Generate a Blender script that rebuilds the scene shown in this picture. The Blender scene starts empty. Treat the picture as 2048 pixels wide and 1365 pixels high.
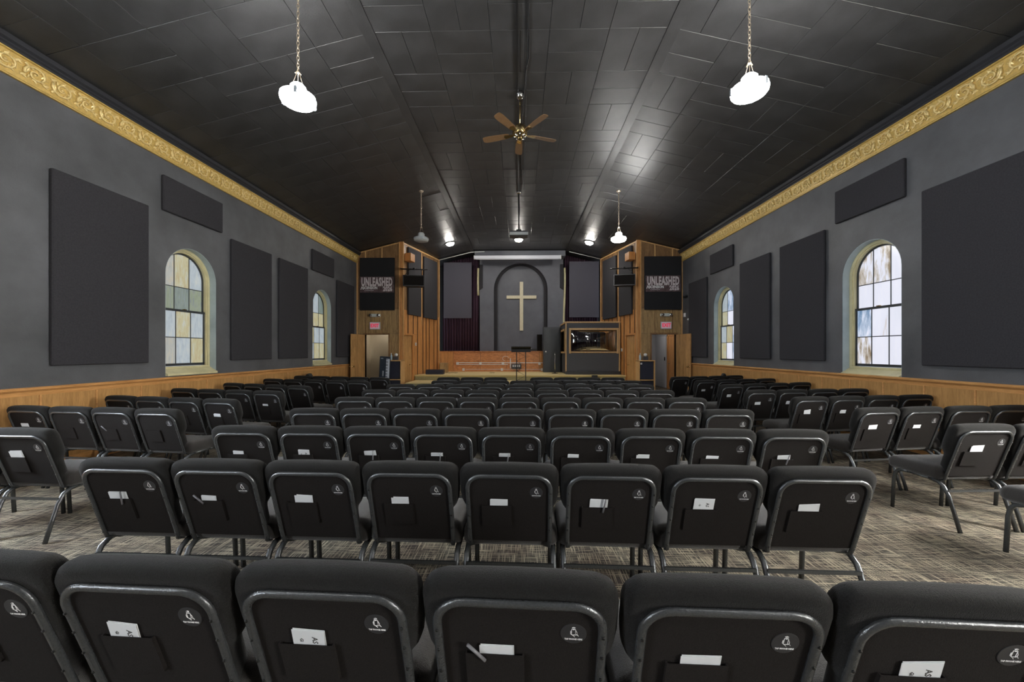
import bpy, bmesh, math, random
from math import sin, cos, pi, radians, atan2, sqrt
from mathutils import Vector, Matrix
random.seed(7)
sc = bpy.context.scene
COL = sc.collection

# ------------------------------------------------------------------ camera, world, exposure
H = 1.45
cam_d = bpy.data.cameras.new('camera')
cam = bpy.data.objects.new('camera', cam_d); COL.objects.link(cam)
cam.location = (0, 0, H)
cam.rotation_euler = (radians(90), 0, radians(1.2))
cam_d.sensor_width = 36; cam_d.lens = 36*758/2048
cam_d.shift_y = 20.5/2048
cam_d.clip_start = .05; cam_d.clip_end = 100
sc.camera = cam

w = bpy.data.worlds.new('world'); sc.world = w; w.use_nodes = True
w.node_tree.nodes['Background'].inputs[0].default_value = (.75, .85, 1, 1)
w.node_tree.nodes['Background'].inputs[1].default_value = 1.0
sc.view_settings.view_transform = 'Standard'
try: sc.view_settings.look = 'None'
except Exception: pass
sc.view_settings.gamma = 1; sc.view_settings.use_curve_mapping = False
sc.view_settings.exposure = 0.0
cy = sc.cycles
cy.use_denoising = True
cy.max_bounces = 8; cy.diffuse_bounces = 4; cy.glossy_bounces = 3; cy.transmission_bounces = 4
cy.sample_clamp_indirect = 6; cy.caustics_reflective = False; cy.caustics_refractive = False
LAMP = 105.0          # radiance of the lit lamp glass
SUNNY = 120.0         # radiance of the windows behind the camera's shoulder, sun side

# ------------------------------------------------------------------ materials
MATS = {}
def nodes_of(name):
    m = bpy.data.materials.new(name); m.use_nodes = True
    MATS[name] = m
    nt = m.node_tree
    return m, nt, nt.nodes['Principled BSDF']
def N(nt, typ, **kw):
    n = nt.nodes.new(typ)
    for k, v in kw.items():
        if k in n.inputs.keys(): n.inputs[k].default_value = v
        else: setattr(n, k, v)
    return n
def ramp(nt, stops):
    r = nt.nodes.new('ShaderNodeValToRGB'); e = r.color_ramp.elements
    while len(e) < len(stops): e.new(.5)
    for el, (p, c) in zip(e, stops):
        el.position = p; el.color = (*c, 1)
    return r
def mat(name, col, rough=.6, metal=0, noise=None, bump=None, spec=.5, sheen=0, emit=None, alpha=None):
    """noise=(scale, amount, stretch), bump=(scale, strength)"""
    m, nt, p = nodes_of(name)
    p.inputs['Base Color'].default_value = (*col, 1)
    p.inputs['Roughness'].default_value = rough
    p.inputs['Metallic'].default_value = metal
    p.inputs['Specular IOR Level'].default_value = spec
    if sheen:
        p.inputs['Sheen Weight'].default_value = sheen; p.inputs['Sheen Roughness'].default_value = .4
    L = nt.links
    tc = N(nt, 'ShaderNodeTexCoord')
    if noise:
        s, a, st = noise
        mp = N(nt, 'ShaderNodeMapping'); mp.inputs['Scale'].default_value = st
        L.new(tc.outputs['Object'], mp.inputs[0])
        nz = N(nt, 'ShaderNodeTexNoise', Scale=s, Detail=6.0, Roughness=.6)
        L.new(mp.outputs[0], nz.inputs['Vector'])
        r = ramp(nt, [(.3, tuple(c*(1-a) for c in col)), (.7, tuple(min(1, c*(1+a)) for c in col))])
        L.new(nz.outputs[0], r.inputs[0]); L.new(r.outputs[0], p.inputs['Base Color'])
    if bump:
        nb = N(nt, 'ShaderNodeTexNoise', Scale=bump[0], Detail=3.0)
        L.new(tc.outputs['Object'], nb.inputs['Vector'])
        b = N(nt, 'ShaderNodeBump', Strength=bump[1], Distance=.01)
        L.new(nb.outputs[0], b.inputs['Height']); L.new(b.outputs[0], p.inputs['Normal'])
    if emit:
        p.inputs['Emission Color'].default_value = (*emit[0], 1); p.inputs['Emission Strength'].default_value = emit[1]
    return m
def wood(name, dark, light, rough=.45, stretch=(14, 14, 1.2), scale=1.6):
    m, nt, p = nodes_of(name); L = nt.links
    tc = N(nt, 'ShaderNodeTexCoord')
    mp = N(nt, 'ShaderNodeMapping'); mp.inputs['Scale'].default_value = stretch
    L.new(tc.outputs['Object'], mp.inputs[0])
    a = N(nt, 'ShaderNodeTexNoise', Scale=scale, Detail=8.0, Roughness=.65, Distortion=.8)
    L.new(mp.outputs[0], a.inputs['Vector'])
    mp2 = N(nt, 'ShaderNodeMapping'); mp2.inputs['Scale'].default_value = tuple(s*7 for s in stretch)
    L.new(tc.outputs['Object'], mp2.inputs[0])
    b = N(nt, 'ShaderNodeTexNoise', Scale=scale, Detail=3.0)
    L.new(mp2.outputs[0], b.inputs['Vector'])
    r = ramp(nt, [(.38, dark), (.50, tuple((x+y)/2 for x, y in zip(dark, light))), (.62, light)])
    mx = N(nt, 'ShaderNodeMix'); mx.inputs[0].default_value = .35
    L.new(a.outputs[0], mx.inputs[2]); L.new(b.outputs[0], mx.inputs[3])
    L.new(mx.outputs[0], r.inputs[0]); L.new(r.outputs[0], p.inputs['Base Color'])
    p.inputs['Roughness'].default_value = rough
    bm_ = N(nt, 'ShaderNodeBump', Strength=.15, Distance=.004)
    L.new(b.outputs[0], bm_.inputs['Height']); L.new(bm_.outputs[0], p.inputs['Normal'])
    return m
def glow(name, col, strength, base=(.8, .8, .8)):
    return mat(name, base, .3, emit=(col, strength))

mat('wall_paint', (.093, .096, .103), .5, noise=(1.3, .28, (1, 1, 1)), bump=(60, .18))
mat('reveal_lit_paint', (.36, .43, .45), .5, noise=(3, .15, (1, 1, 1)))  # bluish daylight on the reveals is put into this pale colour
mat('panel_fabric', (.029, .028, .033), .95, noise=(60, .25, (1, 1, 1)), bump=(500, .15))
mat('grey_panel_fabric', (.085, .083, .108), .95, noise=(60, .12, (1, 1, 1)))
mat('black_panel_fabric', (.013, .013, .015), .95)
mat('alcove_paint', (.115, .12, .145), .5, noise=(1.6, .15, (1, 1, 1)), bump=(40, .1))
mat('ceiling_paint', (.036, .036, .037), .40, noise=(2.2, .3, (1, 1, 1)), bump=(140, .22), spec=.6)
mat('joint_dark', (.012, .012, .012), .6)
mat('crown_black', (.03, .031, .036), .4)
mat('gold', (.58, .40, .12), .42, .15, noise=(30, .22, (1, 1, 1)))
mat('gold_raised_lit', (.80, .62, .27), .36, .2, noise=(40, .2, (1, 1, 1)))  # same gold painted lighter, as if light caught the raised scrolls
wood('oak', (.33, .165, .052), (.50, .275, .10))
wood('oak_cap', (.44, .205, .065), (.66, .345, .125), stretch=(14, 1.2, 14))
wood('walnut', (.13, .066, .028), (.33, .19, .085), scale=1.3)
wood('walnut_light', (.20, .125, .055), (.52, .34, .155), scale=1.3)
wood('pine', (.38, .165, .05), (.72, .34, .115), stretch=(9, 9, .7))
wood('pine_batten', (.50, .28, .10), (.80, .50, .23))
wood('ply_orange', (.40, .15, .05), (.72, .31, .12), stretch=(2.5, 2.5, 5), scale=2.2)
wood('door_wood', (.32, .165, .055), (.62, .35, .135), stretch=(8, 8, .8))
wood('trim_pale', (.50, .31, .13), (.70, .47, .24))
mat('cross_wood', (.70, .64, .48), .5, noise=(8, .08, (4, 4, 1)))
mat('cream', (.60, .55, .33), .42, noise=(5, .12, (1, 1, 1)))
mat('sash_dark', (.035, .04, .045), .4)
mat('fabric_black', (.0105, .010, .0096), .95, spec=.2, noise=(260, .45, (1, 1, 1)), bump=(420, .5), sheen=.07)
mat('seat_fabric', (.034, .031, .029), .9, spec=.25, noise=(300, .4, (1, 1, 1)), bump=(420, .5), sheen=.3)
mat('back_fabric', (.0125, .0105, .0098), .95, spec=.15, noise=(300, .4, (1, 1, 1)), bump=(500, .25))
mat('frame_metal', (.085, .09, .094), .27, .6, noise=(200, .2, (1, 1, 1)), bump=(220, .15))
mat('strip_dark', (.10, .045, .018), .5)
mat('screw_black', (.01, .01, .01), .3, .5)
mat('white_print', (.8, .8, .8), .6)
mat('sticker_black', (.018, .018, .020), .55)
mat('card_paper', (.62, .64, .66), .7)
mat('ink', (.03, .03, .03), .7)
mat('pen_plastic', (.16, .16, .17), .3)
mat('black_plastic', (.012, .012, .013), .4)
mat('black_metal', (.016, .016, .017), .35, .3)
mat('navy_box', (.016, .018, .035), .6)
mat('white_plastic', (.72, .72, .72), .4)
mat('chain_metal', (.62, .52, .40), .35, .8)
mat('brass', (.62, .46, .22), .2, 1)
mat('chrome', (.7, .7, .7), .15, 1)
mat('curtain', (.060, .026, .048), .85, noise=(30, .2, (1, 1, .2)))
mat('stage_carpet', (.78, .63, .32), .85, noise=(60, .15, (1, 1, 1)))
mat('stage_riser', (.34, .30, .15), .7, noise=(20, .15, (1, 1, 1)))
mat('nosing', (.60, .47, .21), .5)
mat('hall_beige', (.50, .42, .30), .5, noise=(2, .06, (1, 1, 1)))
mat('hall_white', (.50, .50, .52), .6)
mat('black_door', (.045, .05, .057), .4)
mat('booth_black', (.065, .068, .080), .6)
mat('banner_print', (.10, .065, .068), .8, noise=(9, .6, (1, 1, 1)))
mat('banner_text', (.66, .60, .61), .8, noise=(40, .35, (1, 1, 1)))
mat('fan_blade', (.17, .095, .045), .4, noise=(12, .2, (1, 8, 1)))
mat('exit_face', (.60, .55, .58), .3, emit=((.9, .5, .62), .12))
mat('exit_red', (.75, .04, .10), .4, emit=((1, .05, .12), .35))
mat('emergency_white', (.60, .66, .64), .35)
mat('key_white', (.62, .68, .76), .3)
mat('keyboard_body', (.02, .03, .045), .35)
mat('bottle_plastic', (.45, .58, .66), .15)
mat('tissue', (.75, .75, .74), .8)
mat('lamp_grey', (.42, .44, .44), .4)
mat('lamp_band', (.30, .34, .38), .4)
mat('screen_white', (.66, .68, .76), .5)
mat('stage_box', (.06, .06, .065), .5)
glow('lamp_glass', (1, .985, .96), LAMP)
glow('dome_glass', (1, .95, .86), LAMP*1.6)
glow('hall_fill_lamp', (1, .97, .92), 45)  # glow of the fill lamps added out of sight in the halls
glow('window_sun', (1, .98, .93), SUNNY)
glow('window_shade', (.85, .92, 1), SUNNY*.55)

def carpet():
    m, nt, p = nodes_of('carpet'); L = nt.links
    tc = N(nt, 'ShaderNodeTexCoord')
    outs = []
    for st, off in (((170, 5.5, 1), 0), ((5.5, 170, 1), 5)):
        mp = N(nt, 'ShaderNodeMapping'); mp.inputs['Scale'].default_value = st; mp.inputs['Location'].default_value = (off, off, 0)
        L.new(tc.outputs['Object'], mp.inputs[0])
        nz = N(nt, 'ShaderNodeTexNoise', Scale=1.0, Detail=1.0, Roughness=.4)
        L.new(mp.outputs[0], nz.inputs['Vector'])
        r = ramp(nt, [(.55, (0, 0, 0)), (.61, (1, 1, 1))]); L.new(nz.outputs[0], r.inputs[0])
        outs.append(r)
    mx = N(nt, 'ShaderNodeMath', operation='MAXIMUM')
    L.new(outs[0].outputs[0], mx.inputs[0]); L.new(outs[1].outputs[0], mx.inputs[1])
    big = N(nt, 'ShaderNodeTexNoise', Scale=3.0, Detail=4.0); L.new(tc.outputs['Object'], big.inputs['Vector'])
    r1 = ramp(nt, [(.35, (.045, .036, .032)), (.65, (.068, .064, .054))]); L.new(big.outputs[0], r1.inputs[0])
    r2 = ramp(nt, [(.35, (.27, .225, .165)), (.65, (.38, .335, .25))]); L.new(big.outputs[0], r2.inputs[0])
    mc = N(nt, 'ShaderNodeMix', data_type='RGBA')
    L.new(mx.outputs[0], mc.inputs['Factor']); L.new(r1.outputs[0], mc.inputs['A']); L.new(r2.outputs[0], mc.inputs['B'])
    L.new(mc.outputs['Result'], p.inputs['Base Color']); p.inputs['Roughness'].default_value = .95
    p.inputs['Specular IOR Level'].default_value = .2
    b = N(nt, 'ShaderNodeBump', Strength=.4, Distance=.004)
    L.new(mx.outputs[0], b.inputs['Height']); L.new(b.outputs[0], p.inputs['Normal'])
carpet()

def glass_pane(name, stops, strength, scale=5.0):
    """backlit opalescent window glass: daylight comes through it"""
    m, nt, p = nodes_of(name); L = nt.links
    tc = N(nt, 'ShaderNodeTexCoord')
    oi = N(nt, 'ShaderNodeObjectInfo')
    mp = N(nt, 'ShaderNodeMapping'); mp.inputs['Scale'].default_value = (1, 5, 1.1)
    L.new(tc.outputs['Object'], mp.inputs[0])
    nz = N(nt, 'ShaderNodeTexNoise', Scale=scale, Detail=5.0, Roughness=.6, Distortion=.35)
    nz.noise_dimensions = '4D'
    mul = N(nt, 'ShaderNodeMath', operation='MULTIPLY'); mul.inputs[1].default_value = 20
    L.new(oi.outputs['Random'], mul.inputs[0]); L.new(mul.outputs[0], nz.inputs['W'])
    L.new(mp.outputs[0], nz.inputs['Vector'])
    r = ramp(nt, stops); L.new(nz.outputs[0], r.inputs[0])
    p.inputs['Base Color'].default_value = (.2, .2, .2, 1); p.inputs['Roughness'].default_value = .15
    L.new(r.outputs[0], p.inputs['Emission Color']); p.inputs['Emission Strength'].default_value = strength
GP = {}
for k, st in dict(
    blue=[(.3, (.30, .36, .42)), (.5, (.42, .50, .56)), (.7, (.55, .58, .55))],
    amber=[(.3, (.42, .30, .13)), (.5, (.50, .46, .24)), (.7, (.52, .56, .54))],
    grey=[(.3, (.30, .30, .26)), (.5, (.40, .42, .40)), (.7, (.55, .46, .30))],
    green=[(.3, (.10, .17, .07)), (.5, (.22, .27, .17)), (.7, (.10, .15, .19))],
    teal=[(.3, (.05, .10, .13)), (.5, (.14, .20, .16)), (.7, (.16, .22, .28))]).items():
    glass_pane('pane_'+k, st, .74)
glass_pane('pane_bright', [(.28, (.55, .42, .32)), (.38, (.78, .80, .92)), (.7, (.86, .87, 1.0))], .86, 1.2)
glass_pane('pane_bright_stained', [(.36, (.20, .13, .05)), (.47, (.55, .50, .45)), (.58, (.80, .82, .95))], .86, 3.2)
glass_pane('pane_bright_blue', [(.35, (.08, .20, .38)), (.5, (.45, .55, .72)), (.62, (.82, .85, 1.0))], .86, 3.2)

def booth_glass():
    m, nt, p = nodes_of('booth_glass'); L = nt.links
    nt.nodes.remove(p)
    out = nt.nodes['Material Output']
    tr = N(nt, 'ShaderNodeBsdfTransparent'); tr.inputs[0].default_value = (.55, .57, .6, 1)
    gl = N(nt, 'ShaderNodeBsdfGlossy'); gl.inputs['Roughness'].default_value = .03; gl.inputs[0].default_value = (.9, .9, .9, 1)
    fr = N(nt, 'ShaderNodeFresnel'); fr.inputs[0].default_value = 2.0
    mx = N(nt, 'ShaderNodeMixShader')
    L.new(fr.outputs[0], mx.inputs[0]); L.new(tr.outputs[0], mx.inputs[1]); L.new(gl.outputs[0], mx.inputs[2])
    L.new(mx.outputs[0], out.inputs[0])
booth_glass()

# ------------------------------------------------------------------ mesh helpers
class MB:
    def __init__(s): s.v = []; s.f = []; s.smooth = []
    def add(s, vs, fs, sm=False):
        o = len(s.v); s.v += [tuple(v) for v in vs]
        s.f += [tuple(i+o for i in f) for f in fs]; s.smooth += [sm]*len(fs)
        return s
    def box(s, x0, x1, y0, y1, z0, z1, M=None, bev=0):
        if x0 > x1: x0, x1 = x1, x0
        if y0 > y1: y0, y1 = y1, y0
        if z0 > z1: z0, z1 = z1, z0
        if bev and min(x1-x0, y1-y0, z1-z0) > 2.2*bev:
            bm = bmesh.new(); bmesh.ops.create_cube(bm, size=1)
            for v in bm.verts:
                v.co = Vector(((x0+x1)/2+v.co.x*(x1-x0), (y0+y1)/2+v.co.y*(y1-y0), (z0+z1)/2+v.co.z*(z1-z0)))
            bmesh.ops.bevel(bm, geom=bm.edges[:], offset=bev, segments=1, affect='EDGES')
            bm.verts.index_update()
            vs = [v.co.copy() for v in bm.verts]; fs = [[v.index for v in f.verts] for f in bm.faces]; bm.free()
        else:
            vs = [Vector(p) for p in ((x0,y0,z0),(x1,y0,z0),(x1,y1,z0),(x0,y1,z0),(x0,y0,z1),(x1,y0,z1),(x1,y1,z1),(x0,y1,z1))]
            fs = [(0,3,2,1),(4,5,6,7),(0,1,5,4),(1,2,6,5),(2,3,7,6),(3,0,4,7)]
        if M is not None: vs = [M @ v for v in vs]
        return s.add(vs, fs)
    def tube(s, path, r, n=8, closed=False, normal=None, r2=None, taper=None, caps=True, M=None):
        P = [Vector(p) for p in path]; r2 = r if r2 is None else r2
        m = len(P); vs = []
        Nv = Vector(normal).normalized() if normal else None
        prev = None
        for i, p in enumerate(P):
            if closed: T = (P[(i+1) % m]-P[i-1])
            else: T = P[min(i+1, m-1)]-P[max(i-1, 0)]
            T.normalize()
            if Nv is not None: nn = Nv
            else:
                if prev is None:
                    a = Vector((0, 0, 1)) if abs(T.z) < .9 else Vector((1, 0, 0))
                    nn = (a - T*a.dot(T)).normalized()
                else: nn = (prev - T*prev.dot(T)).normalized()
                prev = nn
            side = T.cross(nn).normalized()
            k = taper[i] if taper else 1
            for j in range(n):
                a = 2*pi*(j+.5)/n
                vs.append(p+side*cos(a)*r*k+nn*sin(a)*r2*k)
        fs = []
        for i in range(m if closed else m-1):
            for j in range(n):
                a, b = i*n+j, i*n+(j+1) % n
                c, d = ((i+1) % m)*n+(j+1) % n, ((i+1) % m)*n+j
                fs.append((a, b, c, d))
        if not closed and caps:
            fs.append(tuple(range(n-1, -1, -1))); fs.append(tuple((m-1)*n+j for j in range(n)))
        if M is not None: vs = [M @ v for v in vs]
        return s.add(vs, fs, n > 5)
    def lathe(s, prof, n=24, c=(0, 0, 0), M=None, smooth=True):
        vs = []; c = Vector(c)
        for r, z in prof:
            for j in range(n):
                a = 2*pi*j/n; vs.append(c+Vector((max(r, 1e-4)*cos(a), max(r, 1e-4)*sin(a), z)))
        fs = [(i*n+j, i*n+(j+1) % n, (i+1)*n+(j+1) % n, (i+1)*n+j) for i in range(len(prof)-1) for j in range(n)]
        fs.append(tuple(range(n-1, -1, -1))); fs.append(tuple((len(prof)-1)*n+j for j in range(n)))
        if M is not None: vs = [M @ v for v in vs]
        return s.add(vs, fs, smooth)
    def prism(s, poly, d, M=None):
        """poly: list of 3D points, extruded by vector d"""
        n = len(poly); d = Vector(d); P = [Vector(p) for p in poly]
        vs = P+[p+d for p in P]
        fs = [tuple(range(n-1, -1, -1)), tuple(range(n, 2*n))]+[(i, (i+1) % n, n+(i+1) % n, n+i) for i in range(n)]
        if M is not None: vs = [M @ v for v in vs]
        return s.add(vs, fs)
    def mesh(s, name, m):
        me = bpy.data.meshes.new(name); me.from_pydata(s.v, [], s.f); me.update()
        me.polygons.foreach_set('use_smooth', s.smooth)
        me.materials.append(MATS[m])
        bm = bmesh.new(); bm.from_mesh(me); bmesh.ops.recalc_face_normals(bm, faces=bm.faces); bm.to_mesh(me); bm.free()
        return me
    def build(s, name, m, parent=None): return link(name, s.mesh(name, m), parent)
def link(name, me, parent=None, loc=None, rotz=None, M=None):
    o = bpy.data.objects.new(name, me); COL.objects.link(o)
    if parent is not None: o.parent = parent
    if loc is not None: o.location = loc
    if rotz is not None: o.rotation_euler = (0, 0, rotz)
    if M is not None: o.matrix_local = M
    return o
def tag(o, label, cat, group=None):
    o['label'] = label; o['category'] = cat
    if group: o['group'] = group
    return o
def thing(name, label, cat, loc=(0, 0, 0), rz=0, group=None):
    o = bpy.data.objects.new(name, None); COL.objects.link(o); o.empty_display_size = .1
    o.location = loc; o.rotation_euler = (0, 0, rz)
    return tag(o, label, cat, group)
def struct(o): o['kind'] = 'structure'; return o
def stuff(o): o['kind'] = 'stuff'; return o
def root(name):
    o = bpy.data.objects.new(name, None); COL.objects.link(o); return struct(o)
def text_mesh(body, size, m, sx=1, bold=0, extrude=.0004, align='CENTER', res=2, spacing=1):
    c = bpy.data.curves.new('lettering', 'FONT'); c.body = body; c.size = size; c.extrude = extrude
    c.offset = bold; c.align_x = align; c.align_y = 'CENTER'; c.resolution_u = res; c.space_character = spacing
    o = bpy.data.objects.new('lettering_curve', c); COL.objects.link(o)
    dg = bpy.context.evaluated_depsgraph_get(); dg.update()
    me = bpy.data.meshes.new_from_object(o.evaluated_get(dg))
    bpy.data.objects.remove(o)
    for v in me.vertices: v.co.x *= sx
    me.materials.clear(); me.materials.append(MATS[m]); me.name = 'lettering'
    return me
def slab(name, outer, holes, th, m, parent=None, M=None):
    """flat slab with holes; outline in (x, y), thickness along z centred on 0"""
    c = bpy.data.curves.new('slab', 'CURVE'); c.dimensions = '2D'; c.fill_mode = 'BOTH'; c.extrude = th/2
    for poly in [outer]+holes:
        s = c.splines.new('POLY'); s.points.add(len(poly)-1); s.use_cyclic_u = True
        for p, q in zip(s.points, poly): p.co = (q[0], q[1], 0, 1)
    o = bpy.data.objects.new('slab', c); COL.objects.link(o)
    dg = bpy.context.evaluated_depsgraph_get(); dg.update()
    me = bpy.data.meshes.new_from_object(o.evaluated_get(dg)); bpy.data.objects.remove(o)
    if M is not None: me.transform(M)
    me.materials.clear(); me.materials.append(MATS[m]); me.name = name
    return link(name, me, parent)
ORD = ['zeroth', 'first', 'second', 'third', 'fourth', 'fifth', 'sixth', 'seventh', 'eighth', 'ninth', 'tenth']
# frames: (u along +Y, v up, normal +X) for the side walls ; (u along +X, v up, normal -Y) for the front
MX = Matrix(((0, 0, 1, 0), (1, 0, 0, 0), (0, 1, 0, 0), (0, 0, 0, 1)))
MF = Matrix(((1, 0, 0, 0), (0, 0, -1, 0), (0, 1, 0, 0), (0, 0, 0, 1)))
XL, XR, YB, YO, YS = -5.8, 5.67, -6.4, 13.38, 16.72
def zc(x): return min(5.87, 6.372-.245*abs(x))

# ------------------------------------------------------------------ floor, ceiling
struct(MB().box(XL-.2, XR+.2, YB-.2, 17.9, -.1, 0).build('floor', 'carpet'))
ceil = MB()
cx_ = [(-6.1, zc(6.1)), (-2.05, 5.87), (2.05, 5.87), (6.1, zc(6.1)), (6.1, 6.3), (-6.1, 6.3)]
ceil.prism([(x, YB-.2, z+.016) for x, z in cx_], (0, 18.2-YB, 0))
ceiling = struct(ceil.build('ceiling', 'joint_dark'))
def tile_mesh(wx, wy):
    g, t, b = .0022, .014, .0035
    x, y = wx/2-g, wy/2-g
    vs = [(-x, -y, 0), (x, -y, 0), (x, y, 0), (-x, y, 0), (-x, -y, -t+b), (x, -y, -t+b), (x, y, -t+b), (-x, y, -t+b),
          (-x+b, -y+b, -t), (x-b, -y+b, -t), (x-b, y-b, -t), (-x+b, y-b, -t)]
    fs = [(0, 1, 5, 4), (1, 2, 6, 5), (2, 3, 7, 6), (3, 0, 4, 7), (4, 5, 9, 8), (5, 6, 10, 9), (6, 7, 11, 10), (7, 4, 8, 11), (8, 9, 10, 11)]
    return vs, fs
tm = {}
tiles = []
ang = math.atan(.245)
for c in range(-7, 8):
    a = abs(c); sgn = 1 if c > 0 else -1
    if a <= 2: cx0, cz0, rot, wd = c*.82, 5.87, 0, .82
    else:
        k = a-3; wd = .82 if k < 4 else (5.83-5.24)/cos(ang)
        s_ = k*.82+wd/2
        cx0 = sgn*(2.05+s_*cos(ang)); cz0 = 5.87-s_*sin(ang); rot = sgn*ang
    for r in range(-15, 15):
        y0 = 5.21+.8*r
        if y0+.4 > 16.6 or (a >= 6 and y0+.4 > YO): continue
        if (c+r) % 2 == 0:
            if wd > .7:
                for q in (-1, 1): tiles.append((y0+.4, cx0+q*.205*cos(rot), cz0+.014-q*.205*sin(rot), rot, wd/2, .8))
            else: tiles.append((y0+.4, cx0, cz0+.014, rot, wd, .8))
        else:
            for q in (.2, .6): tiles.append((y0+q, cx0, cz0+.014, rot, wd, .4))
tiles.sort(key=lambda t: (t[0] < 3.9, t[0]))
rest = MB()
for i, (y, x, z, rot, wx, wy) in enumerate(tiles):
    y += random.uniform(-.001, .001)
    M = Matrix.Translation((x, y, z+random.uniform(0, .0025))) @ Matrix.Rotation(rot+random.uniform(-.003, .003), 4, 'Y') @ Matrix.Rotation(random.uniform(-.003, .003), 4, 'X')
    k = (round(wx, 3), wy)
    if i < 300:
        if k not in tm:
            b = MB(); b.add(*tile_mesh(wx, wy)); tm[k] = b.mesh('ceiling_panel', 'ceiling_paint')
        link('ceiling_panel', tm[k], ceiling, M=M)
    else:
        vs, fs = tile_mesh(wx, wy); rest.add([M @ Vector(v) for v in vs], fs)
stuff(rest.build('ceiling_panels', 'ceiling_paint', ceiling))
for s in (-1, 1):   # tape strips covering the two folds of the ceiling
    M = Matrix.Translation((s*2.10, 0, 5.853)) @ Matrix.Rotation(s*ang*.5, 4, 'Y')
    MB().box(-.085, .085, YB, 16.7, -.004, .003, M).build('fold_strip', 'ceiling_paint', ceiling)

# ------------------------------------------------------------------ side walls with arched windows
WW, WZ0, WSP = .52, 1.04, 2.735
def arch(cy_, hw, z0, zs, n=20):
    return [(cy_-hw, z0), (cy_+hw, z0)]+[(cy_+hw*cos(pi*i/n), zs+hw*sin(pi*i/n)) for i in range(n+1)]
wins_L = [11.01, 6.60, 2.19, -2.22]
wins_R = [10.69, 6.27, 1.85, -2.57]
def side_wall(name, X, sgn, wins, ztop):
    T = .12
    M = Matrix.Translation((X+sgn*T/2, 0, 0)) @ MX
    wl = slab(name, [(YB, 0), (YO+.1, 0), (YO+.1, ztop), (YB, ztop)], [arch(c, WW, WZ0, WSP) for c in wins], T, 'wall_paint', None, M)
    return struct(wl)
wallL = side_wall('wall_left', XL, -1, wins_L, 5.0)
wallR = side_wall('wall_right', XR, 1, wins_R, 5.02)
wn = [0]
def window(X, sgn, cy_, look):
    """sgn = direction pointing outdoors"""
    wn[0] += 1
    r = root('window_%d' % wn[0])
    T = .12
    # thin reveal lining, daylight painted into its colour
    def ring(hw0, z0a, hw1, z0b, x0, x1, nm, m):
        xm = (x0+x1)/2; M = Matrix.Translation((xm, 0, 0)) @ MX
        return slab(nm, arch(cy_, hw0, z0a, WSP), [arch(cy_, hw1, z0b, WSP)], abs(x1-x0), m, r, M)
    ring(WW-.0005, WZ0+.0005, WW-.008, WZ0+.008, X+sgn*.004, X+sgn*(T-.001), 'reveal', 'reveal_lit_paint')
    ring(WW+.05, WZ0-.05, WW-.055, WZ0+.12, X+sgn*T, X+sgn*(T+.07), 'frame', 'cream')
    ring(WW-.02, WZ0+.12, WW-.075, WZ0+.15, X+sgn*(T+.02), X+sgn*(T+.10), 'inner_frame', 'cream')
    gx = X+sgn*(T+.085)
    hw = WW-.075; zb = WZ0+.165; zm = 2.16
    M = Matrix.Translation((gx, 0, 0)) @ MX
    slab('upper_sash', arch(cy_, hw+.012, zm-.03, WSP), [arch(cy_, hw-.025, zm+.01, WSP)], .04, 'sash_dark', r, M)
    gi = gx-sgn*.028
    b = MB()
    b.box(gi-.015, gi+.015, cy_-hw, cy_-hw+.03, zb, zm+.015); b.box(gi-.015, gi+.015, cy_+hw-.03, cy_+hw, zb, zm+.015)
    b.box(gi-.015, gi+.015, cy_-hw, cy_+hw, zb-.01, zb+.035); b.box(gi-.018, gi+.018, cy_-hw, cy_+hw, zm-.015, zm+.025)
    b.build('lower_sash', 'sash_dark', r)
    # muntins
    third = 2*hw/3
    mb = MB(); zu = (zm+WSP)/2+.13
    for q in (-.5, .5):
        yq = cy_+q*third
        mb.box(gx-.008, gx+.008, yq-.007, yq+.007, zm, WSP+sqrt(hw*hw-(yq-cy_)**2)-.01)
        mb.box(gi-.008, gi+.008, yq-.007, yq+.007, zb, zm)
    mb.box(gx-.008, gx+.008, cy_-hw+.02, cy_+hw-.02, zu-.007, zu+.007)
    zl = (zb+zm)/2+.01
    mb.box(gi-.008, gi+.008, cy_-hw+.02, cy_+hw-.02, zl-.007, zl+.007)
    mb.build('muntins', 'sash_dark', r)
    k = 0
    for col in range(3):
        y0 = cy_-hw+col*third; y1 = y0+third
        for row in range(4):
            g = gi if row < 2 else gx
            if row == 0: z0, z1 = zb, zl
            elif row == 1: z0, z1 = zl, zm
            elif row == 2: z0, z1 = zm, zu
            else: z0, z1 = zu, None
            if z1 is None:
                n = 8; top = []
                for i in range(n+1):
                    yy = y1-(y1-y0)*i/n
                    top.append((yy, WSP+sqrt(max(0, (hw-.002)**2-(yy-cy_)**2))))
                poly = [(y0, z0), (y1, z0)]+top
            else: poly = [(y0, z0), (y1, z0), (y1, z1), (y0, z1)]
            m_ = look(col, row)
            MB().prism([(g-.002, a, b_) for a, b_ in poly], (.004, 0, 0)).build('pane', m_, r); k += 1
    # sill: sloped stool and apron, sash lock
    s = MB()
    s.prism([(X+sgn*.10, cy_-WW+.01, WZ0+.01), (X-sgn*.035, cy_-WW+.01, WZ0-.0), (X-sgn*.035, cy_-WW+.01, WZ0+.035), (X-sgn*.0, cy_-WW+.01, WZ0+.05), (X+sgn*.13, cy_-WW+.01, WZ0+.13)], (0, 2*WW-.02, 0))
    s.box(X+sgn*.10, X+sgn*.15, cy_-WW+.03, cy_+WW-.03, WZ0+.115, WZ0+.15, bev=.006)
    s.build('window_sill', 'cream', r)
    MB().box(gi-sgn*.03-.012, gi-sgn*.03+.012, cy_-.03, cy_+.03, zm+.02, zm+.035).build('sash_lock', 'brass', r)
    return r
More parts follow.
